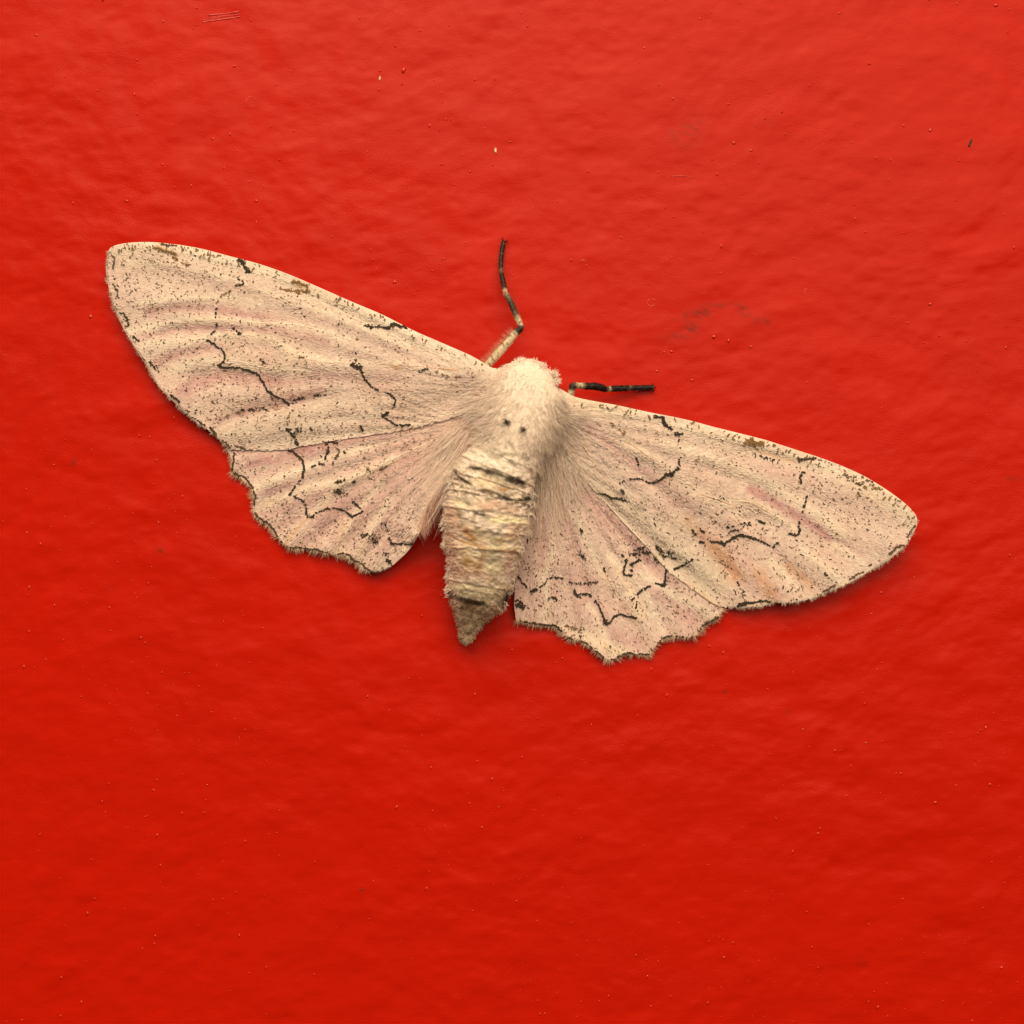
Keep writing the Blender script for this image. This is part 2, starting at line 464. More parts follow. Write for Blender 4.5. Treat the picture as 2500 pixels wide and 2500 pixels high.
# ------------------------------------------------------------------ wing data (photograph pixels)
LF = dict(
    hinge=(1215, 955),
    outline=[(1225, 905), (1199, 897), (1153, 870), (1088, 841), (1010, 807), (933, 768), (855, 735), (778, 701), (700, 668), (628, 643), (563, 626), (499, 609),
             (447, 599), (385, 592), (343, 591), (305, 594), (274, 602), (264, 616), (260, 640), (259, 663), (263, 689), (268, 715), (276, 746), (289, 775), (302, 803),
             (323, 837), (343, 870), (364, 904), (382, 935), (408, 966), (439, 995), (473, 1026), (506, 1048), (515, 1055), (534, 1072), (548, 1086), (572, 1097), (640, 1099),
             (700, 1098), (730, 1090), (820, 1075), (920, 1060), (1000, 1047), (1090, 1024), (1150, 1004), (1210, 1010), (1240, 960)],
    fringe=[(264, 612), (260, 640), (259, 663), (263, 689), (268, 715), (276, 746), (289, 775), (302, 803), (323, 837), (343, 870), (364, 904), (382, 935), (408, 966), (439, 995),
            (473, 1026), (506, 1048), (515, 1055), (534, 1072), (548, 1086), (570, 1097)], flen=5,
    ridges=[  # polyline, height mm (+ ridge, - furrow), half width px
        ([(512, 1040), (570, 1022), (640, 1005), (710, 985), (800, 965), (880, 950), (940, 940)], -.75, 26),
        ([(765, 1037), (829, 1027), (894, 1017), (928, 1009)], .28, 16),
        ([(351, 842), (447, 834), (512, 824), (589, 816), (654, 827), (706, 855), (780, 880)], .42, 20),
        ([(700, 869), (752, 874), (803, 887), (855, 890), (933, 890), (985, 892), (1100, 910)], .30, 18),
        ([(318, 808), (395, 793), (460, 780), (525, 780), (628, 788), (740, 795), (860, 830)], .30, 18),
        ([(351, 739), (421, 731), (473, 726), (550, 726), (640, 740)], .22, 18),
        ([(364, 757), (447, 750), (525, 759), (602, 774), (680, 790)], -.36, 18),
        ([(344, 826), (421, 806), (499, 803), (577, 806), (680, 806)], -.36, 18),
        ([(380, 888), (430, 868), (500, 852), (560, 855)], -.42, 22),
        ([(437, 962), (480, 930), (550, 912), (615, 925), (700, 935), (800, 920)], -.35, 26),
        ([(420, 905), (480, 885), (560, 880), (650, 900), (750, 905)], .25, 22),
        ([(270, 620), (343, 603), (447, 613), (563, 641), (700, 684), (855, 751), (1010, 822), (1150, 885)], .16, 9),
        ([(343, 618), (447, 628), (563, 656), (700, 699), (855, 766), (1010, 836)], -.10, 8),
        ([(300, 640), (420, 645), (560, 680), (700, 730), (860, 790), (1000, 845)], .14, 14),
        ([(640, 1090), (730, 1078), (860, 1058), (1000, 1036), (1100, 1012)], .22, 12),
    ],
    pinks=[([(364, 754), (447, 748), (525, 752), (602, 770), (680, 785), (760, 800)], 20, .75), ([(500, 748), (540, 752), (600, 768)], 16, .5),
           ([(344, 826), (421, 804), (499, 798), (577, 800), (680, 805), (800, 835)], 22, .65), ([(380, 886), (430, 866), (520, 848)], 20, .7),
           ([(437, 962), (480, 935), (550, 915), (615, 928), (680, 930)], 30, .75), ([(640, 850), (740, 880), (840, 900), (940, 910)], 28, .5),
           ([(640, 890), (720, 925), (800, 925), (900, 915), (1000, 905)], 30, .55), ([(730, 780), (820, 810), (900, 840), (980, 860)], 45, .32),
           ([(520, 1030), (600, 1005), (700, 975), (780, 955)], 22, .75), ([(300, 690), (400, 700), (520, 700)], 45, .22), ([(860, 1060), (960, 1040), (1060, 1020), (1120, 1008)], 14, .55)],
    greys=[([(520, 1060), (640, 1050), (760, 1040)], 45, .45), ([(760, 1000), (900, 985), (1050, 970)], 40, .25)],
    oranges=[(z2((1000, 1140), (1080, 1160)), 4, .7), (z2((1040, 950), (1050, 970)), 4, .5), (z1((1850, 500), (1932, 530)), 7, .5), (z2((80, 360), (200, 420)), 7, .5),
             (z1((560, 170), (700, 215), (720, 250)), 7, .55), (z2((1190, 965), (1210, 980)), 4, .5), (z2((1060, 1570), (1120, 1560)), 4, .4)],
    marks=[  # polyline, half width px, density, colour
        (z1((1310, 290), (1365, 305), (1375, 350), (1425, 400)), 8, 1.6, 0), (z1((1400, 400), (1320, 460), (1360, 490), (1350, 520), (1280, 530)), 3, .8, 0),
        (z1((1250, 580), (1170, 620), (1140, 660), (1110, 700)), 2.6, .7, 1), (z1((1110, 740), (1105, 850), (1110, 900), (1100, 950), (1060, 1000), (1030, 1045)), 2.6, .75, 0),
        (z1((1020, 1040), (1090, 1080), (1150, 1130), (1190, 1170), (1190, 1230), (1140, 1295), (1300, 1305), (1430, 1335), (1500, 1370), (1560, 1450), (1600, 1530), (1680, 1580), (1740, 1610), (1810, 1660)), 2.6, 1.6, 0),
        (z1((1590, 1520), (1640, 1550)), 5, 1.6, 0), (z3((800, 180), (780, 330)), 3, .45, 1),
        (z3((775, 380), (800, 410), (850, 460), (870, 530)), 4.5, 1.2, 0), (z3((840, 410), (910, 395)), 3, .7, 0),
        (z2((735, 750), (800, 770), (870, 760), (960, 770), (1010, 740), (1060, 750), (1140, 778)), 5, 1.1, 0), (z2((1000, 735), (1070, 755), (1130, 775)), 5, 1.6, 0), (z2((770, 745), (800, 780)), 5, 1.1, 0),
        (z2((650, 880), (690, 900), (685, 1000)), 3, .4, 1), (z2((650, 1010), (650, 1090)), 4, .9, 0), (z2((610, 1125), (690, 1145)), 8, 1.7, 0),
        (z2((690, 1150), (720, 1220), (760, 1290), (820, 1335), (870, 1360)), 3.6, 1.4, 0), (z2((930, 1385), (990, 1410), (1020, 1460), (1010, 1510), (990, 1530)), 3, 1.0, 0),
        (z2((955, 1565), (900, 1610)), 7, 1.6, 0), (z2((930, 1620), (960, 1650), (1020, 1680), (1080, 1700), (1160, 1690)), 3.4, 1.3, 0),
        (z2((0, 1490), (100, 1450), (240, 1420), (360, 1410)), 6, .5, 0), (z2((1240, 1185), (1340, 1165)), 5, .7, 0), (z2((1400, 1180), (1500, 1230), (1640, 1245)), 6, .4, 1),
        (z2((0, 420), (120, 430), (210, 430)), 7, .9, 3), (z2((60, 340), (200, 380)), 8, .7, 3), (z1((1720, 560), (1900, 600)), 6, .7, 3), (z1((520, 170), (600, 190), (720, 240)), 5, .8, 3),
        (z1((590, 145), (700, 150), (760, 160)), 4, .9, 2), (z1((620, 330), (720, 280), (850, 340)), 10, .35, 3), (z1((800, 160), (1100, 250)), 9, .25, 1),
        (z1((120, 230), (150, 280), (135, 370)), 2.5, 1, 2), (z1((140, 520), (180, 580), (175, 630)), 2.5, .9, 2), (z1((210, 780), (270, 830), (280, 900)), 3, 1.3, 0), (z1((250, 910), (280, 910)), 2.5, .8, 2),
        (z1((330, 1010), (380, 1060)), 4, 1.3, 0), (z1((490, 1250), (540, 1320)), 4, 1.0, 0), (z1((680, 1560), (770, 1630)), 4, 1.4, 0), (z1((780, 1640), (890, 1770)), 2.6, .5, 2), (z1((890, 1770), (1000, 1850)), 3, 1.0, 0),
        (z1((1050, 1870), (1100, 1930)), 3, 1.2, 0), (z3((60, 360), (100, 420)), 2.5, 1, 2), (z3((160, 485), (210, 515), (250, 570), (270, 600)), 2.6, 1.3, 2),
        (z1((1280, 930), (1330, 990)), 5, .7, 0), (z1((1520, 1220), (1560, 1260)), 4, .7, 0), (z1((1350, 1700), (1600, 1700)), 8, .6, 0), (z1((1040, 1800), (1350, 1720)), 10, .35, 1),
        (z1((1760, 1900), (1932, 1880)), 8, .5, 0), (z3((210, 520), (380, 560)), 5, .6, 2), (z2((690, 1690), (710, 1750)), 4, .9, 0), (z2((190, 1700), (240, 1740)), 7, .6, 0),
        (z2((380, 1870), (470, 1840)), 6, 1, 0)],
    veins=[([(1120, 905), (1000, 893), (900, 889), (800, 886), (700, 868)], 1), ([(1150, 1000), (1000, 1030), (900, 1015), (765, 1037), (640, 1050)], 0), ([(1100, 880), (860, 775), (640, 672), (480, 636), (330, 612)], 0),
           ([(700, 868), (640, 826), (560, 817), (440, 834), (350, 842)], 0), ([(860, 832), (740, 796), (628, 788), (500, 780), (395, 793)], 0), ([(750, 905), (650, 898), (560, 880), (470, 888), (415, 905)], 0)],
    base_h=lambda r: 0.5 + 0.7 * np.clip((r - .6) / .4, 0, 1) ** 1.5 + 3.6 * np.clip(1 - r / .75, 0, 1) ** 1.6, R=1020, lift=.3)

RF = dict(
    hinge=(1350, 1010),
    outline=[(1340, 940), (1397, 966), (1415, 972), (1454, 980), (1505, 989), (1583, 1006), (1635, 1016), (1686, 1027), (1738, 1041), (1790, 1054), (1850, 1069), (1878, 1077), (1955, 1102),
             (2007, 1119), (2059, 1139), (2111, 1163), (2162, 1194), (2201, 1222), (2227, 1246), (2238, 1263), (2239, 1282), (2230, 1301), (2219, 1322), (2206, 1337), (2183, 1356), (2167, 1369),
             (2136, 1387), (2111, 1402), (2080, 1420), (2048, 1435), (2020, 1448), (1981, 1461), (1935, 1472), (1904, 1472), (1883, 1472), (1865, 1479), (1826, 1483), (1800, 1483), (1777, 1481), (1758, 1481),
             (1727, 1464), (1671, 1423), (1624, 1386), (1572, 1327), (1510, 1262), (1460, 1209), (1413, 1156), (1380, 1100), (1350, 1060), (1330, 1000)],
    fringe=[(2238, 1270), (2230, 1301), (2219, 1322), (2206, 1337), (2183, 1356), (2167, 1369), (2136, 1387), (2111, 1402), (2080, 1420), (2048, 1435), (2020, 1448), (1981, 1461), (1935, 1472),
            (1904, 1472), (1883, 1472), (1865, 1479), (1826, 1483), (1800, 1483), (1777, 1481)], flen=6,
    ridges=[
        ([(1510, 1202), (1541, 1234), (1572, 1265), (1603, 1299), (1634, 1333), (1674, 1367), (1720, 1400)], .55, 24),
        ([(1441, 1044), (1505, 1101), (1557, 1140), (1596, 1179), (1635, 1225), (1674, 1269), (1712, 1308), (1751, 1347), (1790, 1399), (1840, 1440)], -.6, 30),
        ([(1526, 1075), (1560, 1098), (1588, 1119), (1625, 1146), (1668, 1174), (1712, 1207), (1795, 1238), (1830, 1280)], .40, 22),
        ([(1808, 1222), (1839, 1229), (1872, 1247), (1914, 1272), (1937, 1291)], .30, 16),
        ([(1834, 1195), (1878, 1221), (1929, 1252), (1981, 1280), (2020, 1311), (2100, 1352)], -.40, 20),
        ([(1800, 1242), (1831, 1278), (1865, 1319), (1898, 1350), (1929, 1384), (1955, 1410)], -.28, 18),
        ([(1620, 1080), (1740, 1120), (1860, 1172), (1960, 1230), (2060, 1300)], .30, 24),
        ([(1425, 985), (1583, 1022), (1738, 1058), (1878, 1094), (2007, 1137), (2100, 1180)], .16, 9),
        ([(1583, 1034), (1738, 1072), (1878, 1108), (2007, 1152)], -.12, 9),
        ([(1475, 1205), (1540, 1275), (1620, 1355), (1700, 1430)], -.3, 16),
        ([(1440, 1190), (1500, 1253), (1572, 1330), (1660, 1412), (1745, 1472)], .25, 10),
        ([(1960, 1340), (2020, 1390), (2060, 1425)], .25, 16), ([(2040, 1330), (2120, 1385)], .25, 16), ([(1880, 1370), (1940, 1430)], .22, 16),
    ],
    pinks=[([(1834, 1195), (1878, 1219), (1929, 1250), (1981, 1280), (2020, 1311)], 17, .95), ([(2020, 1311), (2080, 1340), (2140, 1370)], 22, .5), ([(1970, 1178), (2040, 1215), (2140, 1260)], 22, .35),
           ([(1441, 1044), (1505, 1098), (1557, 1138), (1600, 1170)], 18, .6), ([(1600, 1150), (1640, 1200), (1690, 1260)], 38, .6), ([(1650, 1235), (1700, 1290), (1750, 1345), (1800, 1400)], 38, .55),
           ([(1700, 1190), (1780, 1240), (1850, 1300)], 45, .42), ([(1640, 1100), (1740, 1140), (1800, 1180)], 50, .25), ([(1840, 1290), (1920, 1330), (2040, 1390)], 55, .38), ([(1800, 1350), (1860, 1420), (1900, 1455)], 36, .6),
           ([(1480, 1210), (1560, 1290)], 14, .4)],
    greys=[([(1440, 1150), (1520, 1240), (1620, 1340), (1720, 1430)], 36, .5), ([(1660, 1260), (1690, 1295)], 22, .5), ([(1680, 1400), (1760, 1450)], 40, .3), ([(1640, 1300), (1740, 1400)], 30, .3)],
    oranges=[(z7((1500, 1600), (1650, 1750), (1720, 1880)), 20, .65), (z7((1250, 1350), (1400, 1500)), 14, .4), (z8((200, 1350), (330, 1560)), 16, .6), (z8((480, 1270), (700, 1480)), 12, .5), (z6((1420, 880), (1700, 1070)), 5, .5),
             (z8((60, 660), (150, 690), (280, 760)), 3, .6), (z8((200, 205), (400, 260), (540, 300)), 3.5, .5)],
    marks=[
        (z7((960, 365), (1040, 390)), 6, 1.5, 0), (z7((1040, 390), (1050, 450), (1115, 490)), 6.5, 1.6, 0), (z7((1150, 530), (1220, 545)), 6, 1.2, 0), (z7((1190, 550), (1180, 600), (1200, 680)), 4, .5, 0), (z7((1200, 760), (1190, 830)), 4, .6, 0),
        (z7((1190, 860), (1140, 900)), 5, 1.0, 0), (z7((1130, 920), (1065, 930)), 8, 1.7, 0), (z7((1060, 940), (1000, 975), (940, 1005)), 4, 1.5, 0), (z7((940, 1005), (880, 990), (800, 965), (730, 965)), 3, 1.1, 0),
        (z7((730, 965), (650, 985), (640, 1020)), 3, .6, 0), (z7((640, 1055), (670, 1100)), 5, 1.4, 0), (z7((690, 1165), (650, 1150)), 5.5, 1.6, 0), (z7((650, 1155), (600, 1150), (540, 1130), (490, 1110), (430, 1095)), 3.4, 1.5, 0),
        (z7((1380, 1565), (1430, 1555)), 3.5, 1.2, 0), (z7((1480, 1550), (1560, 1560), (1620, 1575), (1700, 1520), (1780, 1492), (1870, 1515)), 3.4, 1.4, 0), (z7((1580, 1555), (1620, 1580)), 5, 1.6, 0), (z7((1690, 1520), (1720, 1510)), 5, 1.4, 0),
        (z8((580, 280), (660, 275), (740, 265)), 6, 1.6, 4), (z8((620, 390), (640, 400)), 6, 1.4, 0), (z8((610, 410), (590, 460), (610, 510)), 4, .8, 0), (z8((660, 610), (640, 700), (620, 780)), 3, .9, 0), (z8((580, 870), (590, 950), (570, 985), (490, 975)), 3.6, 1.1, 0),
        (z8((380, 1060), (350, 1100)), 4, 1, 0), (z8((310, 1095), (230, 1050), (150, 1020), (100, 1000), (10, 995)), 3.4, 1.0, 0), (z8((10, 995), (50, 985)), 5, 1.4, 0), (z8((140, 1020), (160, 1030)), 5, 1.4, 0),
        (z6((1485, 690), (1430, 730), (1340, 775)), 4, 1.5, 0), (z6((1340, 775), (1370, 765)), 6, 1.5, 0), (z6((1200, 600), (1250, 640), (1340, 640)), 9, .7, 0), (z6((1230, 660), (1350, 690)), 9, .6, 0), (z6((1690, 700), (1760, 780), (1700, 850)), 24, .16, 2),
        (z8((650, 920 + 0), (1600, 1010)), .1, 0, 0), (z8((1680, 900), (1650, 930), (1600, 1010)), 3, 1, 2), (z8((1580, 1090), (1500, 1110), (1430, 1170)), 4, 1.3, 2), (z8((1310, 1250), (1250, 1275)), 4, 1.1, 2), (z8((1190, 1340), (1120, 1360), (1070, 1410)), 4, 1.2, 2),
        (z8((930, 1465), (860, 1500), (800, 1530)), 3.4, 1.2, 2), (z8((310, 1620), (230, 1608), (150, 1625), (60, 1630), (0, 1660)), 3.4, 1.5, 0), (z6((1932, 1030), (1860, 1060)), 3, 1.3, 0),
        (z7((1840, 600), (1920, 640)), 14, .7, 3), (z8((70, 120), (240, 130)), 9, .8, 3), (z8((120, 80), (180, 180)), 10, .7, 3), (z8((170, 230), (400, 300)), 9, .4, 0), (z8((1010, 410), (1160, 520)), 14, .3, 2), (z8((1200, 540), (1370, 560)), 8, .7, 3), (z8((1120, 610), (1230, 640)), 10, .4, 3),
        (z8((1180, 440), (1340, 530)), 5, .6, 2), (z8((200, 860), (250, 880)), 5, .9, 0), (z7((1420, 1150), (1620, 1150)), 6, .2, 0), (z7((1320, 1440), (1340, 1500)), 4, 1.0, 0), (z7((1380, 1430), (1430, 1470)), 6, .7, 0), (z7((1640, 1420), (1850, 1380)), 6, .5, 0), (z7((1650, 1470), (1760, 1440)), 5, .5, 0),
        (z7((780, 770), (810, 830)), 4, .8, 0), (z7((340, 430), (460, 460)), 6, .4, 3), (z7((790, 490), (870, 520)), 6, .4, 3), (z7((550, 440), (700, 560)), 8, .3, 3), (z8((0, 1440), (60, 1540)), 8, .6, 0), (z8((820, 1350), (860, 1390)), 6, .6, 0)],
    veins=[([(1420, 1080), (1433, 1106), (1453, 1137), (1479, 1168), (1510, 1202), (1541, 1236), (1603, 1300), (1674, 1367)], 1), ([(1526, 1075), (1557, 1096), (1588, 1119), (1625, 1146), (1668, 1174), (1712, 1207)], 1),
           ([(1712, 1207), (1795, 1238), (1831, 1278), (1865, 1319), (1898, 1350), (1955, 1410)], 1), ([(1808, 1222), (1839, 1229), (1872, 1247), (1914, 1272), (1937, 1291), (2020, 1350)], 0), ([(1450, 1000), (1738, 1064), (1904, 1117), (1986, 1133), (2080, 1180)], 0),
           ([(1430, 1170), (1500, 1250), (1572, 1326), (1660, 1410), (1755, 1478)], 0), ([(1990, 1218), (2060, 1262), (2140, 1300)], 0)],
    base_h=lambda r: 0.5 + 1.1 * np.clip((r - .5) / .5, 0, 1) ** 1.5 + 3.4 * np.clip(1 - r / .7, 0, 1) ** 1.6, R=930, lift=.3)

LH = dict(
    hinge=(1150, 1040),
    outline=[(1180, 1000), (1100, 1012), (960, 1040), (820, 1062), (720, 1080), (640, 1090), (572, 1092), (552, 1090), (557, 1103), (566, 1120), (563, 1140), (567, 1152), (582, 1165), (600, 1177), (614, 1190),
             (619, 1206), (619, 1228), (617, 1250), (632, 1266), (654, 1282), (671, 1303), (690, 1327), (708, 1337), (733, 1340), (759, 1343), (785, 1347), (815, 1353), (838, 1355), (855, 1366), (870, 1374), (884, 1385),
             (904, 1396), (924, 1398), (950, 1387), (974, 1367), (1000, 1341), (1022, 1305), (1032, 1278), (1040, 1250), (1053, 1222), (1080, 1195), (1100, 1160), (1130, 1110), (1190, 1080)],
    fringe=[(552, 1090), (557, 1103), (566, 1120), (563, 1140), (567, 1152), (582, 1165), (600, 1177), (614, 1190), (619, 1206), (619, 1228), (617, 1250), (632, 1266), (654, 1282), (671, 1303), (690, 1327), (708, 1337),
            (733, 1340), (759, 1343), (785, 1347), (815, 1353), (838, 1355), (855, 1366), (870, 1374), (884, 1385), (904, 1396)], flen=12,
    ridges=[([(1125, 1125), (1062, 1205), (1036, 1290), (1000, 1345)], 2.6, 38), ([(624, 1191), (681, 1167), (733, 1149), (800, 1120), (900, 1090)], .35, 18), ([(642, 1232), (707, 1209), (759, 1188), (811, 1178), (875, 1162), (960, 1120)], .32, 18), ([(590, 1140), (680, 1118), (760, 1100)], -.25, 18),
            ([(697, 1328), (723, 1294), (754, 1263), (785, 1232), (821, 1193), (900, 1150)], .22, 14), ([(640, 1210), (720, 1180)], -.2, 16), ([(640, 1260), (720, 1240), (790, 1205)], -.22, 20), ([(826, 1349), (834, 1312), (860, 1260), (930, 1180)], .2, 14),
            ([(770, 1320), (800, 1270), (850, 1220)], -.22, 22), ([(880, 1356), (899, 1305), (950, 1220)], .16, 14), ([(570, 1100), (640, 1104), (720, 1096), (820, 1080)], -.3, 14)],
    pinks=[([(600, 1130), (680, 1118), (760, 1095)], 26, .75), ([(780, 1090), (860, 1075), (960, 1055), (1060, 1030)], 20, .75), ([(640, 1200), (700, 1185)], 18, .6), ([(640, 1245), (720, 1230)], 30, .45), ([(720, 1290), (790, 1250), (840, 1240)], 34, .55),
           ([(800, 1320), (850, 1280)], 40, .45), ([(820, 1200), (900, 1170), (1000, 1120)], 50, .35), ([(900, 1330), (960, 1270), (1030, 1180)], 50, .45)],
    greys=[([(860, 1370), (930, 1380)], 30, .3)],
    oranges=[([(697, 1328), (723, 1294), (754, 1263)], 4, .7), ([(826, 1349), (834, 1312), (844, 1279)], 3.5, .5), ([(640, 1231), (675, 1219)], 3.5, .5), ([(880, 1356), (899, 1305)], 2.5, .5)],
    marks=[
        (z3((270, 575), (278, 630), (270, 690), (260, 765)), 2.6, 1.35, 4), (z3((270, 785), (300, 800), (380, 840), (430, 890), (450, 920), (460, 960), (475, 1020), (465, 1100)), 2.6, 1.35, 4), (z3((465, 1160), (520, 1220), (600, 1275), (660, 1350), (700, 1420), (735, 1465)), 2.6, 1.35, 4),
        (z3((770, 1490), (800, 1495), (900, 1500), (1000, 1505), (1080, 1520), (1150, 1548)), 2.6, 1.35, 4), (z3((1250, 1560), (1330, 1553), (1370, 1580), (1420, 1620), (1480, 1650), (1530, 1700), (1580, 1725)), 2.8, 1.35, 4), (z3((1580, 1725), (1660, 1725), (1740, 1680)), 3, 1.2, 4),
        (z3((1720, 1620), (1770, 1660)), 8, 1.0, 0), (z3((790, 572), (840, 590)), 5, 1.8, 0), (z3((840, 600), (900, 650), (930, 700), (930, 770), (920, 840)), 3.6, 1.4, 0), (z3((890, 865), (850, 930), (800, 990)), 3, .9, 0), (z3((790, 992), (815, 985)), 4, 1.3, 0),
        (z3((840, 1015), (930, 1060), (950, 1120), (965, 1210)), 2.8, 1.1, 0), (z3((1000, 1215), (1050, 1170), (1120, 1140), (1200, 1125), (1290, 1130), (1350, 1165)), 2.8, 1.1, 0), (z3((1355, 1180), (1390, 1205), (1425, 1185)), 5, 1.8, 0), (z3((1425, 1180), (1490, 1155)), 3, 1.2, 0),
        (z3((1700, 1270), (1740, 1350)), 3, .7, 0), (z3((1735, 1400), (1760, 1455)), 4, 1.2, 0), (z3((1760, 1465), (1850, 1462), (1960, 1465)), 3.2, 1.8, 0),
        (z3((1140, 515), (1200, 500), (1255, 505)), 5, 1.3, 0), (z3((1165, 545), (1160, 600), (1130, 655)), 4, 1.3, 0), (z3((1220, 540), (1260, 560), (1250, 620), (1200, 720)), 5, .8, 2), (z3((1290, 580), (1330, 600)), 5, .8, 0), (z3((1000, 730), (1100, 710), (1170, 740)), 5, .7, 0),
        (z3((1240, 960), (1340, 990)), 12, .6, 0), (z3((1250, 880), (1320, 860)), 10, .5, 0), (z3((1400, 1060), (1460, 1120)), 7, .6, 0), (z3((1400, 870), (1440, 860)), 5, .8, 0), (z3((1530, 760), (1600, 800)), 10, .5, 2), (z3((1650, 760), (1720, 730)), 5, .8, 2), (z3((930, 630), (960, 650)), 4, .8, 0),
        (z3((1480, 1380), (1530, 1370), (1490, 1400)), 5, .8, 0), (z3((1560, 1380), (1620, 1460)), 12, .4, 0), (z3((1620, 1560), (1720, 1560)), 14, .4, 0), (z3((1100, 640), (1070, 540)), 3, .6, 0)],
    veins=[([(1100, 1030), (930, 1085), (800, 1120), (733, 1149), (681, 1167), (622, 1190)], 0), ([(1110, 1050), (960, 1120), (875, 1162), (811, 1178), (759, 1188), (707, 1209), (640, 1232)], 0), ([(1110, 1060), (960, 1130), (821, 1193), (785, 1232), (754, 1263), (723, 1294), (695, 1328)], 1),
           ([(1115, 1070), (950, 1160), (860, 1250), (834, 1312), (826, 1349)], 1), ([(1115, 1080), (990, 1180), (899, 1305), (880, 1356)], 0)],
    base_h=lambda r: .45 + 2.4 * np.clip(1 - r / .85, 0, 1) ** 1.4, R=640, lift=0)

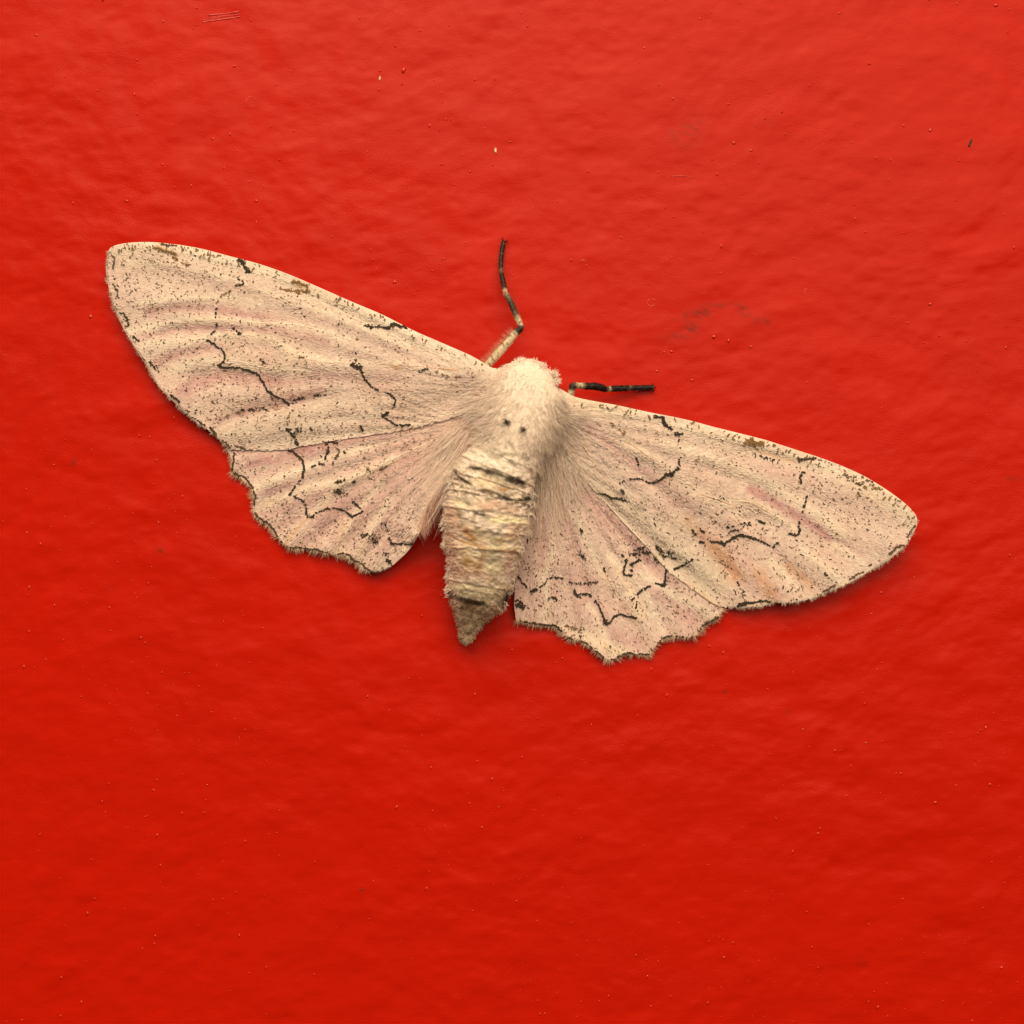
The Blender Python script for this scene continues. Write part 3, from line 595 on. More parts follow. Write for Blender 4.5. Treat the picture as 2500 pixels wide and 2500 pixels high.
RH = dict(
    hinge=(1330, 1080),
    outline=[(1330, 1050), (1400, 1120), (1450, 1180), (1510, 1240), (1572, 1305), (1640, 1375), (1700, 1425), (1752, 1470), (1764, 1486), (1757, 1505), (1742, 1518), (1722, 1526), (1708, 1540), (1695, 1553), (1676, 1556), (1646, 1553),
             (1625, 1558), (1608, 1568), (1596, 1585), (1582, 1600), (1560, 1598), (1534, 1597), (1512, 1603), (1496, 1611), (1477, 1608), (1460, 1595), (1442, 1580), (1422, 1567), (1404, 1563), (1388, 1558), (1370, 1542), (1355, 1529), (1330, 1526),
             (1305, 1523), (1280, 1518), (1261, 1514), (1258, 1501), (1255, 1476), (1258, 1430), (1264, 1398), (1274, 1365), (1285, 1336), (1293, 1305), (1296, 1266), (1292, 1228), (1290, 1150)],
    fringe=[(1764, 1486), (1757, 1505), (1742, 1518), (1722, 1526), (1708, 1540), (1695, 1553), (1676, 1556), (1646, 1553), (1625, 1558), (1608, 1568), (1596, 1585), (1582, 1600), (1560, 1598), (1534, 1597), (1512, 1603), (1496, 1611), (1477, 1608), (1460, 1595),
            (1442, 1580), (1422, 1567), (1404, 1563), (1388, 1558), (1370, 1542), (1355, 1529), (1330, 1526), (1305, 1523), (1280, 1518), (1261, 1514)], flen=12,
    ridges=[([(1370, 1180), (1404, 1256), (1429, 1308), (1454, 1367), (1478, 1411), (1530, 1460)], .40, 18), ([(1480, 1350), (1553, 1420), (1581, 1461), (1618, 1538)], .34, 18), ([(1400, 1160), (1480, 1260), (1560, 1340), (1650, 1420)], -.25, 26),
            ([(1380, 1200), (1400, 1300), (1420, 1400), (1440, 1480)], -.25, 24), ([(1345, 1180), (1350, 1260), (1350, 1340), (1330, 1420)], .25, 22), ([(1500, 1420), (1540, 1500), (1560, 1590)], -.22, 22), ([(1600, 1440), (1680, 1520)], -.22, 24), ([(1440, 1480), (1470, 1540), (1485, 1605)], .25, 18),
            ([(1320, 1400), (1340, 1470), (1330, 1520)], .16, 18), ([(1560, 1400), (1660, 1460), (1740, 1500)], .22, 18)],
    pinks=[([(1420, 1190), (1500, 1280), (1580, 1360)], 36, .65), ([(1560, 1380), (1620, 1430), (1680, 1500)], 40, .55), ([(1540, 1360), (1580, 1400)], 30, .5), ([(1400, 1320), (1420, 1420), (1440, 1500)], 40, .55), ([(1420, 1480), (1490, 1540), (1560, 1570)], 40, .7),
           ([(1290, 1380), (1340, 1430), (1400, 1480)], 45, .4), ([(1290, 1480), (1340, 1500)], 40, .4), ([(1310, 1260), (1300, 1330)], 25, .5), ([(1600, 1520), (1660, 1540)], 34, .5), ([(1360, 1200), (1380, 1280)], 25, .45)],
    greys=[([(1510, 1400), (1545, 1450), (1560, 1500)], 20, -.7), ([(1425, 1552), (1460, 1570), (1500, 1585), (1525, 1596)], 15, -1.0), ([(1380, 1532), (1420, 1550)], 12, -.7)],
    oranges=[([(1367, 1162), (1382, 1190), (1385, 1221)], 3, .7), ([(1478, 1570), (1484, 1600)], 2.5, .5), ([(1560, 1540), (1590, 1590)], 3, .5), ([(1345, 1470), (1335, 1510)], 2.5, .5), ([(1480, 1420), (1484, 1480)], 2.5, .3)],
    marks=[
        (z6((160, 1190), (240, 1200), (320, 1212), (400, 1215), (430, 1240), (455, 1265)), 3, 2.0, 0), (z6((500, 1312), (560, 1330), (620, 1340), (680, 1380), (740, 1430), (785, 1472)), 2.7, 1.35, 4), (z6((850, 1485), (920, 1450), (980, 1433), (1060, 1440), (1145, 1445)), 2.5, 1.35, 4),
        (z6((1180, 1405), (1220, 1345), (1260, 1310), (1340, 1295), (1430, 1310), (1500, 1305)), 2.6, 1.35, 4), (z6((1530, 1255), (1580, 1210), (1630, 1180), (1690, 1150)), 2.6, 2.0, 4),
        (z6((1278, 780), (1265, 850), (1262, 905)), 3.4, 1.5, 0), (z6((1240, 905), (1272, 895)), 5, 1.7, 0), (z6((1240, 900), (1195, 885)), 3.2, 1.5, 0), (z6((1150, 905), (1100, 930), (1050, 975)), 3, 1.2, 0), (z6((1040, 990), (1010, 1020)), 3, .6, 0), (z6((1050, 1030), (1040, 1090)), 3, 1.0, 0),
        (z6((1050, 1160), (980, 1145), (920, 1130), (870, 1145), (835, 1180)), 3.0, 1.5, 0), (z6((790, 1170), (808, 1205), (825, 1185)), 5, 1.8, 0), (z6((795, 1180), (770, 1120), (740, 1050), (715, 1015)), 3.2, 1.5, 0), (z6((690, 980), (640, 968), (580, 972)), 3.4, 1.5, 0), (z6((560, 935), (575, 985)), 4.4, 1.5, 0),
        (z6((545, 890), (480, 850), (400, 835), (340, 860), (290, 910)), 3, .8, 0), (z6((260, 935), (210, 945)), 5, 1.6, 0), (z6((180, 915), (150, 880), (110, 835)), 3, 1.2, 0), (z6((280, 1055), (330, 1020), (385, 995), (420, 1020)), 4, .8, 0), (z6((95, 1050), (160, 1080)), 9, .8, 0), (z6((100, 1020), (150, 1050)), 5, .8, 0),
        (z6((925, 660), (960, 690), (945, 760), (940, 815)), 5, .9, 0), (z6((940, 815), (1010, 820)), 4.5, 1.0, 0), (z6((1000, 740), (1070, 700)), 5.5, 1.4, 0), (z6((980, 660), (1140, 640)), 10, .7, 0), (z6((1020, 620), (1130, 600)), 8, .5, 0), (z6((1000, 780), (1010, 790)), 5, 1, 0), (z6((600, 650), (650, 700)), 9, .5, 0),
        (z6((600, 450), (620, 490)), 5, .8, 0), (z6((780, 760), (790, 790)), 4, .8, 0), (z6((1180, 690), (1220, 720)), 8, .5, 0), (z6((560, 880), (640, 880), (740, 870)), 5, .5, 0), (z6((430, 640), (440, 680)), 4, .6, 0), (z6((490, 1210), (620, 1260)), 12, .4, 1)],
    veins=[([(1350, 1120), (1370, 1180), (1404, 1256), (1429, 1308), (1454, 1367), (1478, 1411), (1540, 1480)], 0), ([(1370, 1130), (1480, 1330), (1553, 1420), (1581, 1461), (1618, 1538)], 0), ([(1340, 1130), (1390, 1300), (1440, 1480), (1470, 1540), (1486, 1605)], 1), ([(1330, 1130), (1350, 1300), (1345, 1450), (1335, 1515)], 1),
           ([(1385, 1140), (1560, 1370), (1660, 1460), (1740, 1500)], 0), ([(1460, 1370), (1520, 1480), (1560, 1540), (1592, 1592)], 1)],
    base_h=lambda r: .45 + 2.2 * np.clip(1 - r / .85, 0, 1) ** 1.4, R=560, lift=0)

LF['under'] = LH; LF['trail'] = [(572, 1097), (640, 1099), (700, 1098), (730, 1090), (820, 1075), (920, 1060), (1000, 1047), (1090, 1024), (1150, 1004)]
RF['under'] = RH; RF['trail'] = [(1758, 1481), (1727, 1464), (1671, 1423), (1624, 1386), (1572, 1327), (1510, 1262), (1460, 1209), (1413, 1156), (1380, 1100)]


def wing_height(w, x, y):
    hx, hy = w['hinge']
    r = np.hypot(x - hx, y - hy) / w['R']
    h = w['base_h'](r) + w['lift']
    an = np.arctan2(y - hy, x - hx)
    h = h + .10 * np.sin(an * 46 + 3 * r) * np.clip(r * 1.6, 0, 1)
    for pts, a, hw in w['ridges']:
        q, t = dist_poly(x, y, pts)
        e = np.clip(np.minimum(t, 1 - t) * 6, .25, 1)
        h = h + .60 * a * e * np.exp(.3 - np.sqrt(q * q + (.3 * hw) ** 2) / hw)
    h = h + .22 * (fbm(x / 60, y / 60, 5, 2) - .5) + .04 * (fbm(x / 11, y / 11, 8, 2) - .5)
    if 'under' in w:          # the trailing edge rests on the hindwing
        q, t = dist_poly(x, y, w['trail'])
        k = np.clip(q / 110, 0, 1); k = k * k * (3 - 2 * k)
        k = np.maximum(k, np.clip(1.0 - r * 7, 0, 1))
        u = wing_height(w['under'], x, y)
        h = np.maximum(h * k + (u + .16) * (1 - k), u + .10 - .5 * k)
    return np.maximum(h, .22)


def wing_color(w, x, y, hind):
    hx, hy = w['hinge']
    dx, dy = x - hx, y - hy
    r = np.hypot(dx, dy) / w['R']; an = np.arctan2(dy, dx)
    n1 = fbm(x / 120, y / 120, 11, 3)
    streak = fbm(an * 26 + 50, r * 5 + 9, 15, 3)
    c = np.tile(CREAM, (len(x), 1))

    def mix(c, col, f):
        return c * (1 - f[:, None]) + col * f[:, None]
    c = mix(c, WARM, np.clip(n1 * 1.6 - .5, 0, .8))
    pk = (.60 if hind else .45) * np.ones(len(x)) + (.55 if hind else .5) * np.clip(streak - .42, 0, 1) + .25 * np.clip(n1 - .5, -.3, 1)
    pk = np.clip(pk, 0, .85)
    for pts, hw, s in w['pinks']:
        q, t = dist_poly(x, y, pts)
        wob = .65 + .7 * fbm(x / 14, y / 14, 19, 2)
        f = .85 * s * np.exp(-(q / (hw * 1.1)) ** 2) * wob
        pk = np.maximum(pk, f + .35 * pk)
    # costa of the forewing stays pale
    if not hind:
        q, t = dist_poly(x, y, w['outline'][1:16] if w is LF else w['outline'][1:20])
        pk *= np.clip((q - 14) / 40, .1, 1)
    # pale along raised veins, pinker in furrows
    for pts, a, hw in w['ridges']:
        q, t = dist_poly(x, y, pts)
        if a > 0:
            pk *= 1 - .75 * np.exp(-(q / (hw * .55)) ** 2)
        else:
            pk = pk + .12 * np.exp(-(q / (hw * .6)) ** 2)
    pk = np.clip(pk, 0, 1.25)
    c = mix(c, PINK, np.clip(pk, 0, 1))
    c = mix(c, DPINK, np.clip((pk - .62) * .9, 0, .7))
    for pts, hw, s in w['greys']:
        q, t = dist_poly(x, y, pts)
        f = abs(s) * np.exp(-(q / hw) ** 2)
        c = mix(c, GREYC if s > 0 else WARM * 1.02, f)
    for pts, hw, s in w['oranges']:
        q, t = dist_poly(x, y, pts)
        c = mix(c, ORANGE, np.clip(s * np.exp(-(q / hw) ** 2) * (.5 + fbm(x / 8, y / 8, 23, 2)), 0, 1) * .8)
    fine = fbm(x / 7 + 3, y / 7, 27, 2)
    c *= (.90 + .20 * fine)[:, None]
    return np.clip(c, .01, .92)


def scale_dir(w, x, y):
    hx, hy = w['hinge']
    a = np.arctan2(y - hy, x - hx)
    return a


def flakes(name, px, py, h, ang, ln, wd, tilt, cols, mat, parent):
    """little overlapping wing scales: bent quads (two quads each) lying along 'ang' in the picture plane"""
    n = len(px)
    ca, sa = np.cos(ang), np.sin(ang)
    us = np.array([-.5, .1, .5]); zz = np.array([0., .6, 1.0]); ww = np.array([.55, 1.0, .75])
    vx = []; vy = []; vz = []
    for u, z_, w_ in zip(us, zz, ww):
        for s in (-.5, .5):
            vx.append(px + ca * ln * u - sa * wd * w_ * s)
            vy.append(py + sa * ln * u + ca * wd * w_ * s)
            vz.append(h + tilt * ln * S * z_)
    X = np.stack(vx, 1).ravel(); Y = np.stack(vy, 1).ravel(); H = np.stack(vz, 1).ravel()
    b = (np.arange(n) * 6)[:, None, None]
    f = (np.array([[0, 1, 3, 2], [2, 3, 5, 4]])[None] + b).reshape(-1, 4)
    return mesh_obj(name, PM(X, Y, H), f, mat, parent, cols=np.repeat(cols, 6, 0), smooth=False, kind='stuff')


def hairs(name, root, dirs, ln, rad, cols, mat, parent, droop=None, curl=.15, kind='stuff', rings=5, tipcol=None):
    """tapered three-sided hairs. root (n,3) mm local-space metres, dirs unit (n,3), ln metres, rad metres"""
    n = len(root)
    d = dirs / np.linalg.norm(dirs, axis=1, keepdims=True)
    up = np.tile([0., 0., 1.], (n, 1))
    sd = np.cross(d, up); sd /= np.linalg.norm(sd, axis=1, keepdims=True) + 1e-9
    nn = np.cross(sd, d)
    cu = rng.normal(0, curl, n)
    dr = np.zeros(n) if droop is None else droop
    V = []; C = []
    for k in range(rings):
        t = k / (rings - 1)
        c = root + d * (ln * t)[:, None] + sd * (ln * cu * t * t)[:, None] - up * (ln * dr * t * t)[:, None]
        r = rad * (1 - .92 * t ** 1.5)
        for a in range(3):
            q = 2 * math.pi * a / 3
            V.append(c + (sd * math.cos(q) + nn * math.sin(q)) * r[:, None])
            C.append(cols if tipcol is None else cols * (1 - t) + tipcol * t)
    V = np.stack(V, 1).reshape(-1, 3); C = np.stack(C, 1).reshape(-1, 3)
    f = []
    for k in range(rings - 1):
        for a in range(3):
            i = k * 3 + a; j = k * 3 + (a + 1) % 3
            f.append([i, j, j + 3, i + 3])
    F = (np.array(f)[None] + (np.arange(n) * rings * 3)[:, None, None]).reshape(-1, 4)
    return mesh_obj(name, V, F, mat, parent, cols=C, kind=kind)


MARKCOL = [BLACK, OLIVE, OLIVE * .5, BROWN, BLACK * 1.8]


def build_wing(name, w, hind, label):
    poly = catmull(w['outline'], 5.0, True)
    g = 3.2
    x0, y0 = poly.min(0) - g; x1, y1 = poly.max(0) + g
    gx = np.arange(x0, x1 + g, g); gy = np.arange(y0, y1 + g, g)
    X, Y = np.meshgrid(gx, gx * 0 if False else gy, indexing='ij')
    ins = inside(X.ravel(), Y.ravel(), poly).reshape(X.shape)
    cell = ins[:-1, :-1] | ins[1:, :-1] | ins[1:, 1:] | ins[:-1, 1:]
    idx = np.arange(X.size).reshape(X.shape)
    f = np.stack([idx[:-1, :-1], idx[:-1, 1:], idx[1:, 1:], idx[1:, :-1]], -1)[cell]
    used = np.unique(f); remap = np.full(X.size, -1); remap[used] = np.arange(len(used))
    f = remap[f]
    x = X.ravel()[used].copy(); y = Y.ravel()[used].copy()
    out = ~ins.ravel()[used]
    x[out], y[out] = nearest_on(x[out], y[out], poly)
    h = wing_height(w, x, y)
    col = wing_color(w, x, y, hind)
    o = mesh_obj(name, PM(x, y, h), f, M_wing, moth, cols=col)
    sm = o.modifiers.new('thickness', 'SOLIDIFY'); sm.thickness = 0.00005; sm.offset = -1
    o['label'] = label
    # --- pale scales
    area = cell.sum() * g * g
    n = int(area / 15)
    px = rng.uniform(x0, x1, n * 3); py = rng.uniform(y0, y1, n * 3)
    k = inside(px, py, poly); px, py = px[k][:n], py[k][:n]
    qe, _ = dist_poly(px, py, w['outline'], closed=True)
    if 'trail' in w:
        qt, _ = dist_poly(px, py, w['trail']); qe = np.where(qt < 14, 9.0, qe)
    k = qe > 6.5; px, py = px[k], py[k]
    c = wing_color(w, px, py, hind)
    c *= rng.normal(1.0, .055, len(px))[:, None]
    lightn = rng.random(len(px)) < .07
    c[lightn] = c[lightn] * .5 + CREAM * .55
    ang = scale_dir(w, px, py) + rng.normal(0, .30, len(px)) + .5 * (fbm(px / 40, py / 40, 41, 2) - .5)
    flakes('pale_scales', px, py, wing_height(w, px, py) + .008, ang, rng.uniform(8, 15, len(px)), rng.uniform(1.7, 2.8, len(px)),
           rng.uniform(.01, .06, len(px)), np.clip(c, .02, .9), M_scale, o)
    # --- dark scales: loose speckle + traced marks
    n = int(area / (105 if hind else 130))
    sx = rng.uniform(x0, x1, n * 3); sy = rng.uniform(y0, y1, n * 3)
    k = inside(sx, sy, poly); sx, sy = sx[k][:n], sy[k][:n]
    r = np.hypot(sx - w['hinge'][0], sy - w['hinge'][1]) / w['R']
    dens = np.clip(.15 + 1.3 * r, 0, 1) * np.clip(2.2 * fbm(sx / 70, sy / 70, 51, 2) - .35, .12, 1.2)
    k = rng.random(len(sx)) < dens
    sx, sy = sx[k], sy[k]
    PX = []; PY = []; CI = []; SZ = []; AN = []
    for a, b in zip(sx, sy):
        m = 1 + (random.random() < .22) + (random.random() < .04)
        th = random.uniform(0, 6.28)
        tone = random.choice((1, 1, 2, 0))
        for q in range(m):
            PX.append(a + math.cos(th) * 3.2 * q + random.gauss(0, .5)); PY.append(b + math.sin(th) * 3.2 * q + random.gauss(0, .5)); CI.append(tone); SZ.append(random.uniform(.6, 1.1)); AN.append(None)
    ticks = []
    if not hind:
        cst = catmull(w['outline'][1:17] if w is LF else w['outline'][1:20], 1.0)
        k0 = 0
        while k0 < len(cst) - 3:
            k0 += int(rng.exponential(17)) + 5
            if k0 >= len(cst) - 3:
                break
            a_, b_ = cst[k0], cst[k0 + 2]; tt = (b_ - a_) / (np.hypot(*(b_ - a_)) + 1e-6)
            nn_ = np.array([-tt[1], tt[0]]); nn_ = nn_ if nn_[1] > 0 else -nn_
            o0 = rng.uniform(1, 16); ln_ = rng.uniform(4, 9)
            ticks.append(([tuple(a_ + nn_ * o0), tuple(a_ + nn_ * (o0 + ln_) + tt * rng.normal(0, 3))], .8, 1.3, 1))
    for pts, hw, den, ci in list(w['marks']) + ticks:
        if den <= 0:
            continue
        p = catmull(pts, 2.0)
        L = np.hypot(*np.diff(p, axis=0).T).sum() + hw
        m = int(L * (.60 + hw * .19) * den * (.8 if ci == 3 else 1)) + 1
        t = rng.random(m) * (len(p) - 1); i = np.minimum(t.astype(int), len(p) - 2); fr = t - i
        q = p[i] * (1 - fr)[:, None] + p[i + 1] * fr[:, None]
        # thickness of the line wanders along its length
        sd_ = pts[0][0] * .37 + pts[0][1] * .11
        q = q + 3.0 * np.stack([vnoise(t / 3.3 + sd_, t * 0 + 1, 73) - .5, vnoise(t / 3.3 + sd_, t * 0 + 5, 74) - .5], 1) + 2.4 * np.stack([vnoise(t / 1.3 + sd_, t * 0 + 1, 75) - .5, vnoise(t / 1.3 + sd_, t * 0 + 5, 76) - .5], 1)
        ww = hw * (.15 + 1.05 * vnoise(t * 2.0 / 6 + sd_, t * 0 + hw, 77) ** 1.3)
        gate = vnoise(t * 2.0 / 4.5 + 13 + sd_, t * 0 + hw * 3, 78) < (.42 + .36 * den)
        ww = ww * .72
        qx = q[:, 0] + rng.normal(0, .5, m) * ww; qy = q[:, 1] + rng.normal(0, .5, m) * ww
        qx, qy = qx[gate], qy[gate]
        kin = inside(qx, qy, poly); qx, qy = qx[kin], qy[kin]
        for a, b in zip(qx, qy):
            PX.append(a); PY.append(b); CI.append(ci); SZ.append(random.uniform(.65, 1.3) * (1.1 if ci == 3 else 1)); AN.append(None)
    PX = np.array(PX); PY = np.array(PY); SZ = np.array(SZ)
    kin = inside(PX, PY, poly)
    PX, PY, SZ = PX[kin], PY[kin], SZ[kin]; CI = np.array(CI)[kin]
    cc = np.array(MARKCOL)[CI] * rng.uniform(.6, 1.5, len(PX))[:, None]
    ang = scale_dir(w, PX, PY) + rng.normal(0, .7, len(PX))
    flakes('dark_scales', PX, PY, wing_height(w, PX, PY) + .07, ang, np.choose(CI, [4.5, 4.0, 4.0, 7.0, 4.0]) * SZ, np.choose(CI, [2.5, 2.2, 2.2, 1.8, 2.1]) * SZ, rng.uniform(0, .15, len(PX)), cc, M_dark, o)
    # --- fringe of hair scales along the outer margin
    fr = catmull(w['fringe'], 1.0)
    tg = np.gradient(fr, axis=0); tg /= np.linalg.norm(tg, axis=1, keepdims=True)
    nr = np.stack([tg[:, 1], -tg[:, 0]], 1)
    mid = np.array(w['hinge'], float)
    if ((fr - mid) * nr).sum() < 0:
        nr = -nr
    m = int(len(fr) * 2.0)
    i = rng.integers(0, len(fr), m)
    q = fr[i] - nr[i] * 4.0 + rng.normal(0, .6, (m, 2))
    h = wing_height(w, q[:, 0], q[:, 1])
    a = np.arctan2(nr[i, 1], nr[i, 0]) + rng.normal(0, .26, m) + .9 * (vnoise(i / 9.0, i * 0 + 2.0, 83) - .5)
    L = (w['flen'] + 3) * rng.uniform(.35, 1.25, m) * (.45 + .95 * vnoise(i / 7.0, i * 0 + 1.0, 82))
    root = PM(q[:, 0], q[:, 1], h + .01)
    d = np.stack([np.cos(a), -np.sin(a), rng.normal(-.03, .12, m)], 1)
    band = .75 + .35 * vnoise(i / 16.0, i * 0 + 4.0, 84)
    tone = (np.array([.88, .68, .55]) if hind else CREAM * 1.08)
    cl = tone * band[:, None] * rng.uniform(.55, 1.15, m)[:, None]
    hairs('fringe', root, d, L * S * MM, rng.uniform(.014, .026, m) * MM, cl, M_fur, o, curl=.1, rings=4, tipcol=cl * np.array([.9, .82, .78]))
    # --- veins
    for pts, kind in w['veins']:
        p = catmull(pts, 8.0)
        kin = inside(p[:, 0], p[:, 1], poly); p = p[kin]
        hh = wing_height(w, p[:, 0], p[:, 1])
        rad = np.linspace(.07, .035, len(p)) * MM
        v, f = tube(PM(p[:, 0], p[:, 1], hh - .022), rad, 6)
        t = np.repeat(vnoise(np.arange(len(p)) / 7.0, np.zeros(len(p)) + pts[0][0] * .1, 88), 6)
        base = CREAM * .98 if kind == 0 else ORANGE * 1.1
        alt = WARM if kind == 0 else PINK * 1.05
        cv = base * (1 - t)[:, None] + alt * t[:, None]
        mesh_obj('vein', v, f, M_vein, o, cols=cv)
    return o


w_lh = build_wing('hindwing', LH, True, 'pinkish speckled hindwing with scalloped black edged margin')
w_rh = build_wing('hindwing', RH, True, 'pinkish speckled hindwing with a pale fold at its scalloped margin')
w_lf = build_wing('forewing', LF, False, 'cream forewing with pink streaks and a black zigzag line')
w_rf = build_wing('forewing', RF, False, 'cream forewing with pink streaks and a yellow brown vein')

# ------------------------------------------------------------------ body: head, thorax and abdomen as one skin
STN = np.array([  # px, py, half width px, centre height mm, half height mm
    (1325, 886, 4, 2.9, .5), (1321, 892, 28, 2.9, 1.9), (1314, 903, 50, 3.0, 2.6), (1304, 918, 68, 3.1, 2.85), (1296, 938, 84, 3.2, 2.95), (1287, 966, 92, 3.3, 3.05), (1276, 1005, 94, 3.3, 3.15),
    (1262, 1048, 88, 3.3, 3.2), (1247, 1090, 82, 3.35, 3.1), (1231, 1128, 87, 3.4, 3.15), (1211, 1165, 99, 3.45, 3.25), (1197, 1215, 106, 3.5, 3.35), (1189, 1270, 108, 3.5, 3.4), (1184, 1312, 101, 3.35, 3.2),
    (1180, 1357, 93, 3.1, 3.0), (1174, 1409, 82, 2.8, 2.6), (1166, 1443, 76, 2.5, 2.3), (1160, 1473, 66, 2.2, 2.0), (1149, 1510, 41, 1.7, 1.4), (1142, 1545, 23, 1.3, .8), (1137, 1568, 14, 1.1, .5), (1136, 1578, 3, 1.05, .15)])
SEGS = [1118, 1150, 1178, 1212, 1248, 1300, 1342, 1428, 1470, 1505]     # rear edges of the body rings, measured along the axis

ABD_MARKS = [  # polyline, half width px, tone, strength
    ([(1148, 1142), (1174, 1145), (1198, 1153), (1223, 1160), (1249, 1171), (1275, 1180)], 4.5, 0, .95), ([(1190, 1153), (1213, 1156)], 7, 0, .8), ([(1240, 1170), (1256, 1174)], 8, 0, .9), ([(1266, 1174), (1276, 1182)], 7, 0, .9),
    ([(1112, 1155), (1125, 1167), (1146, 1180)], 3.8, 0, .95), ([(1171, 1198), (1190, 1197), (1213, 1206), (1225, 1212), (1239, 1218)], 5, 0, .85), ([(1239, 1219), (1258, 1221), (1280, 1220)], 2.5, 0, .8), ([(1286, 1218), (1298, 1214)], 6, 0, .9),
    ([(1115, 1215), (1128, 1223), (1143, 1231)], 3, 1, .6), ([(1117, 1239), (1134, 1243)], 3, 1, .6), ([(1159, 1251), (1177, 1257), (1198, 1266)], 4, 0, .75), ([(1159, 1256), (1157, 1268)], 4, 1, .6), ([(1120, 1255), (1124, 1262)], 5, 1, .5),
    ([(1089, 1301), (1120, 1318), (1151, 1329), (1184, 1338), (1205, 1343), (1221, 1344)], 3, 2, .8), ([(1221, 1344), (1260, 1347)], 3, 2, .5), ([(1182, 1340), (1180, 1352), (1176, 1367)], 5, 2, .85), ([(1200, 1343), (1216, 1345)], 4, 1, .7),
    ([(1096, 1450), (1124, 1460), (1155, 1471), (1178, 1473)], 5, 0, .85), ([(1140, 1470), (1178, 1473)], 7, 0, .95), ([(1240, 1452), (1232, 1475)], 6, 0, .8), ([(1130, 1480), (1190, 1500)], 9, 1, .6), ([(1130, 1520), (1160, 1518)], 6, 1, .5), ([(1122, 1545), (1150, 1548)], 4, 1, .5),
    ([(1174, 1083), (1195, 1080)], 4, 1, .5), ([(1240, 1078), (1255, 1092)], 4, 1, .5), ([(1205, 1096), (1231, 1109), (1257, 1109), (1286, 1121)], 4, 3, .7), ([(1198, 1113), (1215, 1118)], 6, 3, .6), ([(1248, 1128), (1256, 1134)], 5, 0, .6), ([(1282, 1108), (1290, 1120)], 5, 0, .5),
    ([(1160, 1425), (1168, 1432)], 5, 0, .6), ([(1224, 1195), (1246, 1192)], 4, 2, .7), ([(1210, 1165), (1240, 1190)], 9, 3, .4), ([(1170, 1175), (1200, 1185)], 12, 4, .5), ([(1205, 1230), (1190, 1238)], 9, 5, .6), ([(1170, 1230), (1178, 1236)], 6, 5, .6), ([(1225, 1240), (1260, 1246)], 8, 5, .45),
    ([(1100, 1250), (1112, 1290)], 14, 5, .5), ([(1135, 1295), (1152, 1312)], 11, 2, .55), ([(1165, 1295), (1172, 1310)], 8, 6, .5), ([(1215, 1318), (1222, 1325)], 8, 7, .8), ([(1240, 1310), (1262, 1312)], 9, 4, .6), ([(1195, 1310), (1210, 1325)], 14, 6, .5), ([(1245, 1290), (1265, 1300)], 14, 5, .4),
    ([(1100, 1330), (1110, 1400)], 18, 5, .55), ([(1140, 1345), (1150, 1370)], 14, 4, .6), ([(1140, 1372), (1160, 1385)], 12, 2, .45), ([(1195, 1355), (1215, 1385)], 22, 6, .55), ([(1120, 1395), (1180, 1405)], 12, 5, .5), ([(1172, 1378), (1168, 1392)], 6, 2, .6), ([(1240, 1360), (1236, 1400)], 12, 5, .4),
    ([(1110, 1440), (1170, 1452), (1215, 1452)], 9, 6, .6), ([(1096, 1427), (1129, 1429), (1168, 1437), (1207, 1442)], 4, 8, .9), ([(1200, 1271), (1250, 1270), (1285, 1272)], 6, 8, .9), ([(1110, 1225), (1130, 1235)], 8, 8, .6), ([(1190, 1333), (1250, 1337)], 4, 8, .7), ([(1190, 1387), (1215, 1390)], 8, 8, .7)]
ATONE = [BLACK * 1.6, np.array([.16, .10, .055]), np.array([.40, .19, .06]), np.array([.34, .29, .21]), np.array([.74, .57, .39]), np.array([.58, .37, .31]), np.array([.44, .37, .28]), np.array([.36, .24, .04]), np.array([.86, .76, .56])]


def body_color(px, py):
    c = np.tile(CREAM * 1.05, (len(px), 1))
    n = fbm(px / 30, py / 22, 101, 3)

    def mix(c, col, f):
        f = np.clip(f, 0, 1)
        return c * (1 - f[:, None]) + col * f[:, None]
    ab = np.clip((py - 1190) / 90, 0, 1)
    c = mix(c, np.array([.66, .50, .39]), ab * np.clip(n * 2 - .55, 0, .9))
    c = mix(c, np.array([.52, .40, .29]), np.clip((py - 1400) / 60, 0, 1) * .6)
    c = mix(c, np.array([.56, .45, .34]), np.clip((py - 1455) / 40, 0, 1) * (.55 + .5 * n))
    n2 = fbm(px / 10, py / 8, 105, 2)
    tail = np.clip((py - 1150) / 30, 0, 1)
    n3 = fbm(px / 4.2, py / 3.6, 107, 2)
    band = np.exp(-((py - .22 * (px - 1200) - 1172) / 34) ** 2)
    c = mix(c, np.array([.33, .23, .12]), band * np.clip((n3 - .46) * 7, 0, .85) * np.clip(n2 * 2.2 - .4, 0, 1))
    band = np.exp(-((py - .22 * (px - 1200) - 1212) / 22) ** 2)
    c = mix(c, np.array([.24, .16, .09]), band * np.clip((n3 - .50) * 7, 0, .8))
    c = mix(c, np.array([.15, .10, .07]), np.clip((py - 1440) / 40, 0, 1) * np.clip((n3 - .52) * 6, 0, .75) * np.clip(n2 * 2.4 - .5, 0, 1))
    c = c * (1 - .10 * tail)[:, None]
    c *= (1 - tail * .48 * np.clip(n2 - .5, -.3, .5) * 2)[:, None]
    for pts, hw, ti, s in ABD_MARKS:
        q, t = dist_poly(px, py, pts)
        f = s * np.exp(-(q / (hw * 1.25)) ** 2 * 1.2) * np.clip(.45 + 1.3 * n2, 0, 1.3)
        c = mix(c, ATONE[ti], f * (1.3 if ti in (2, 4, 5, 6) else 1.1))
    return np.clip(c, .008, .9)


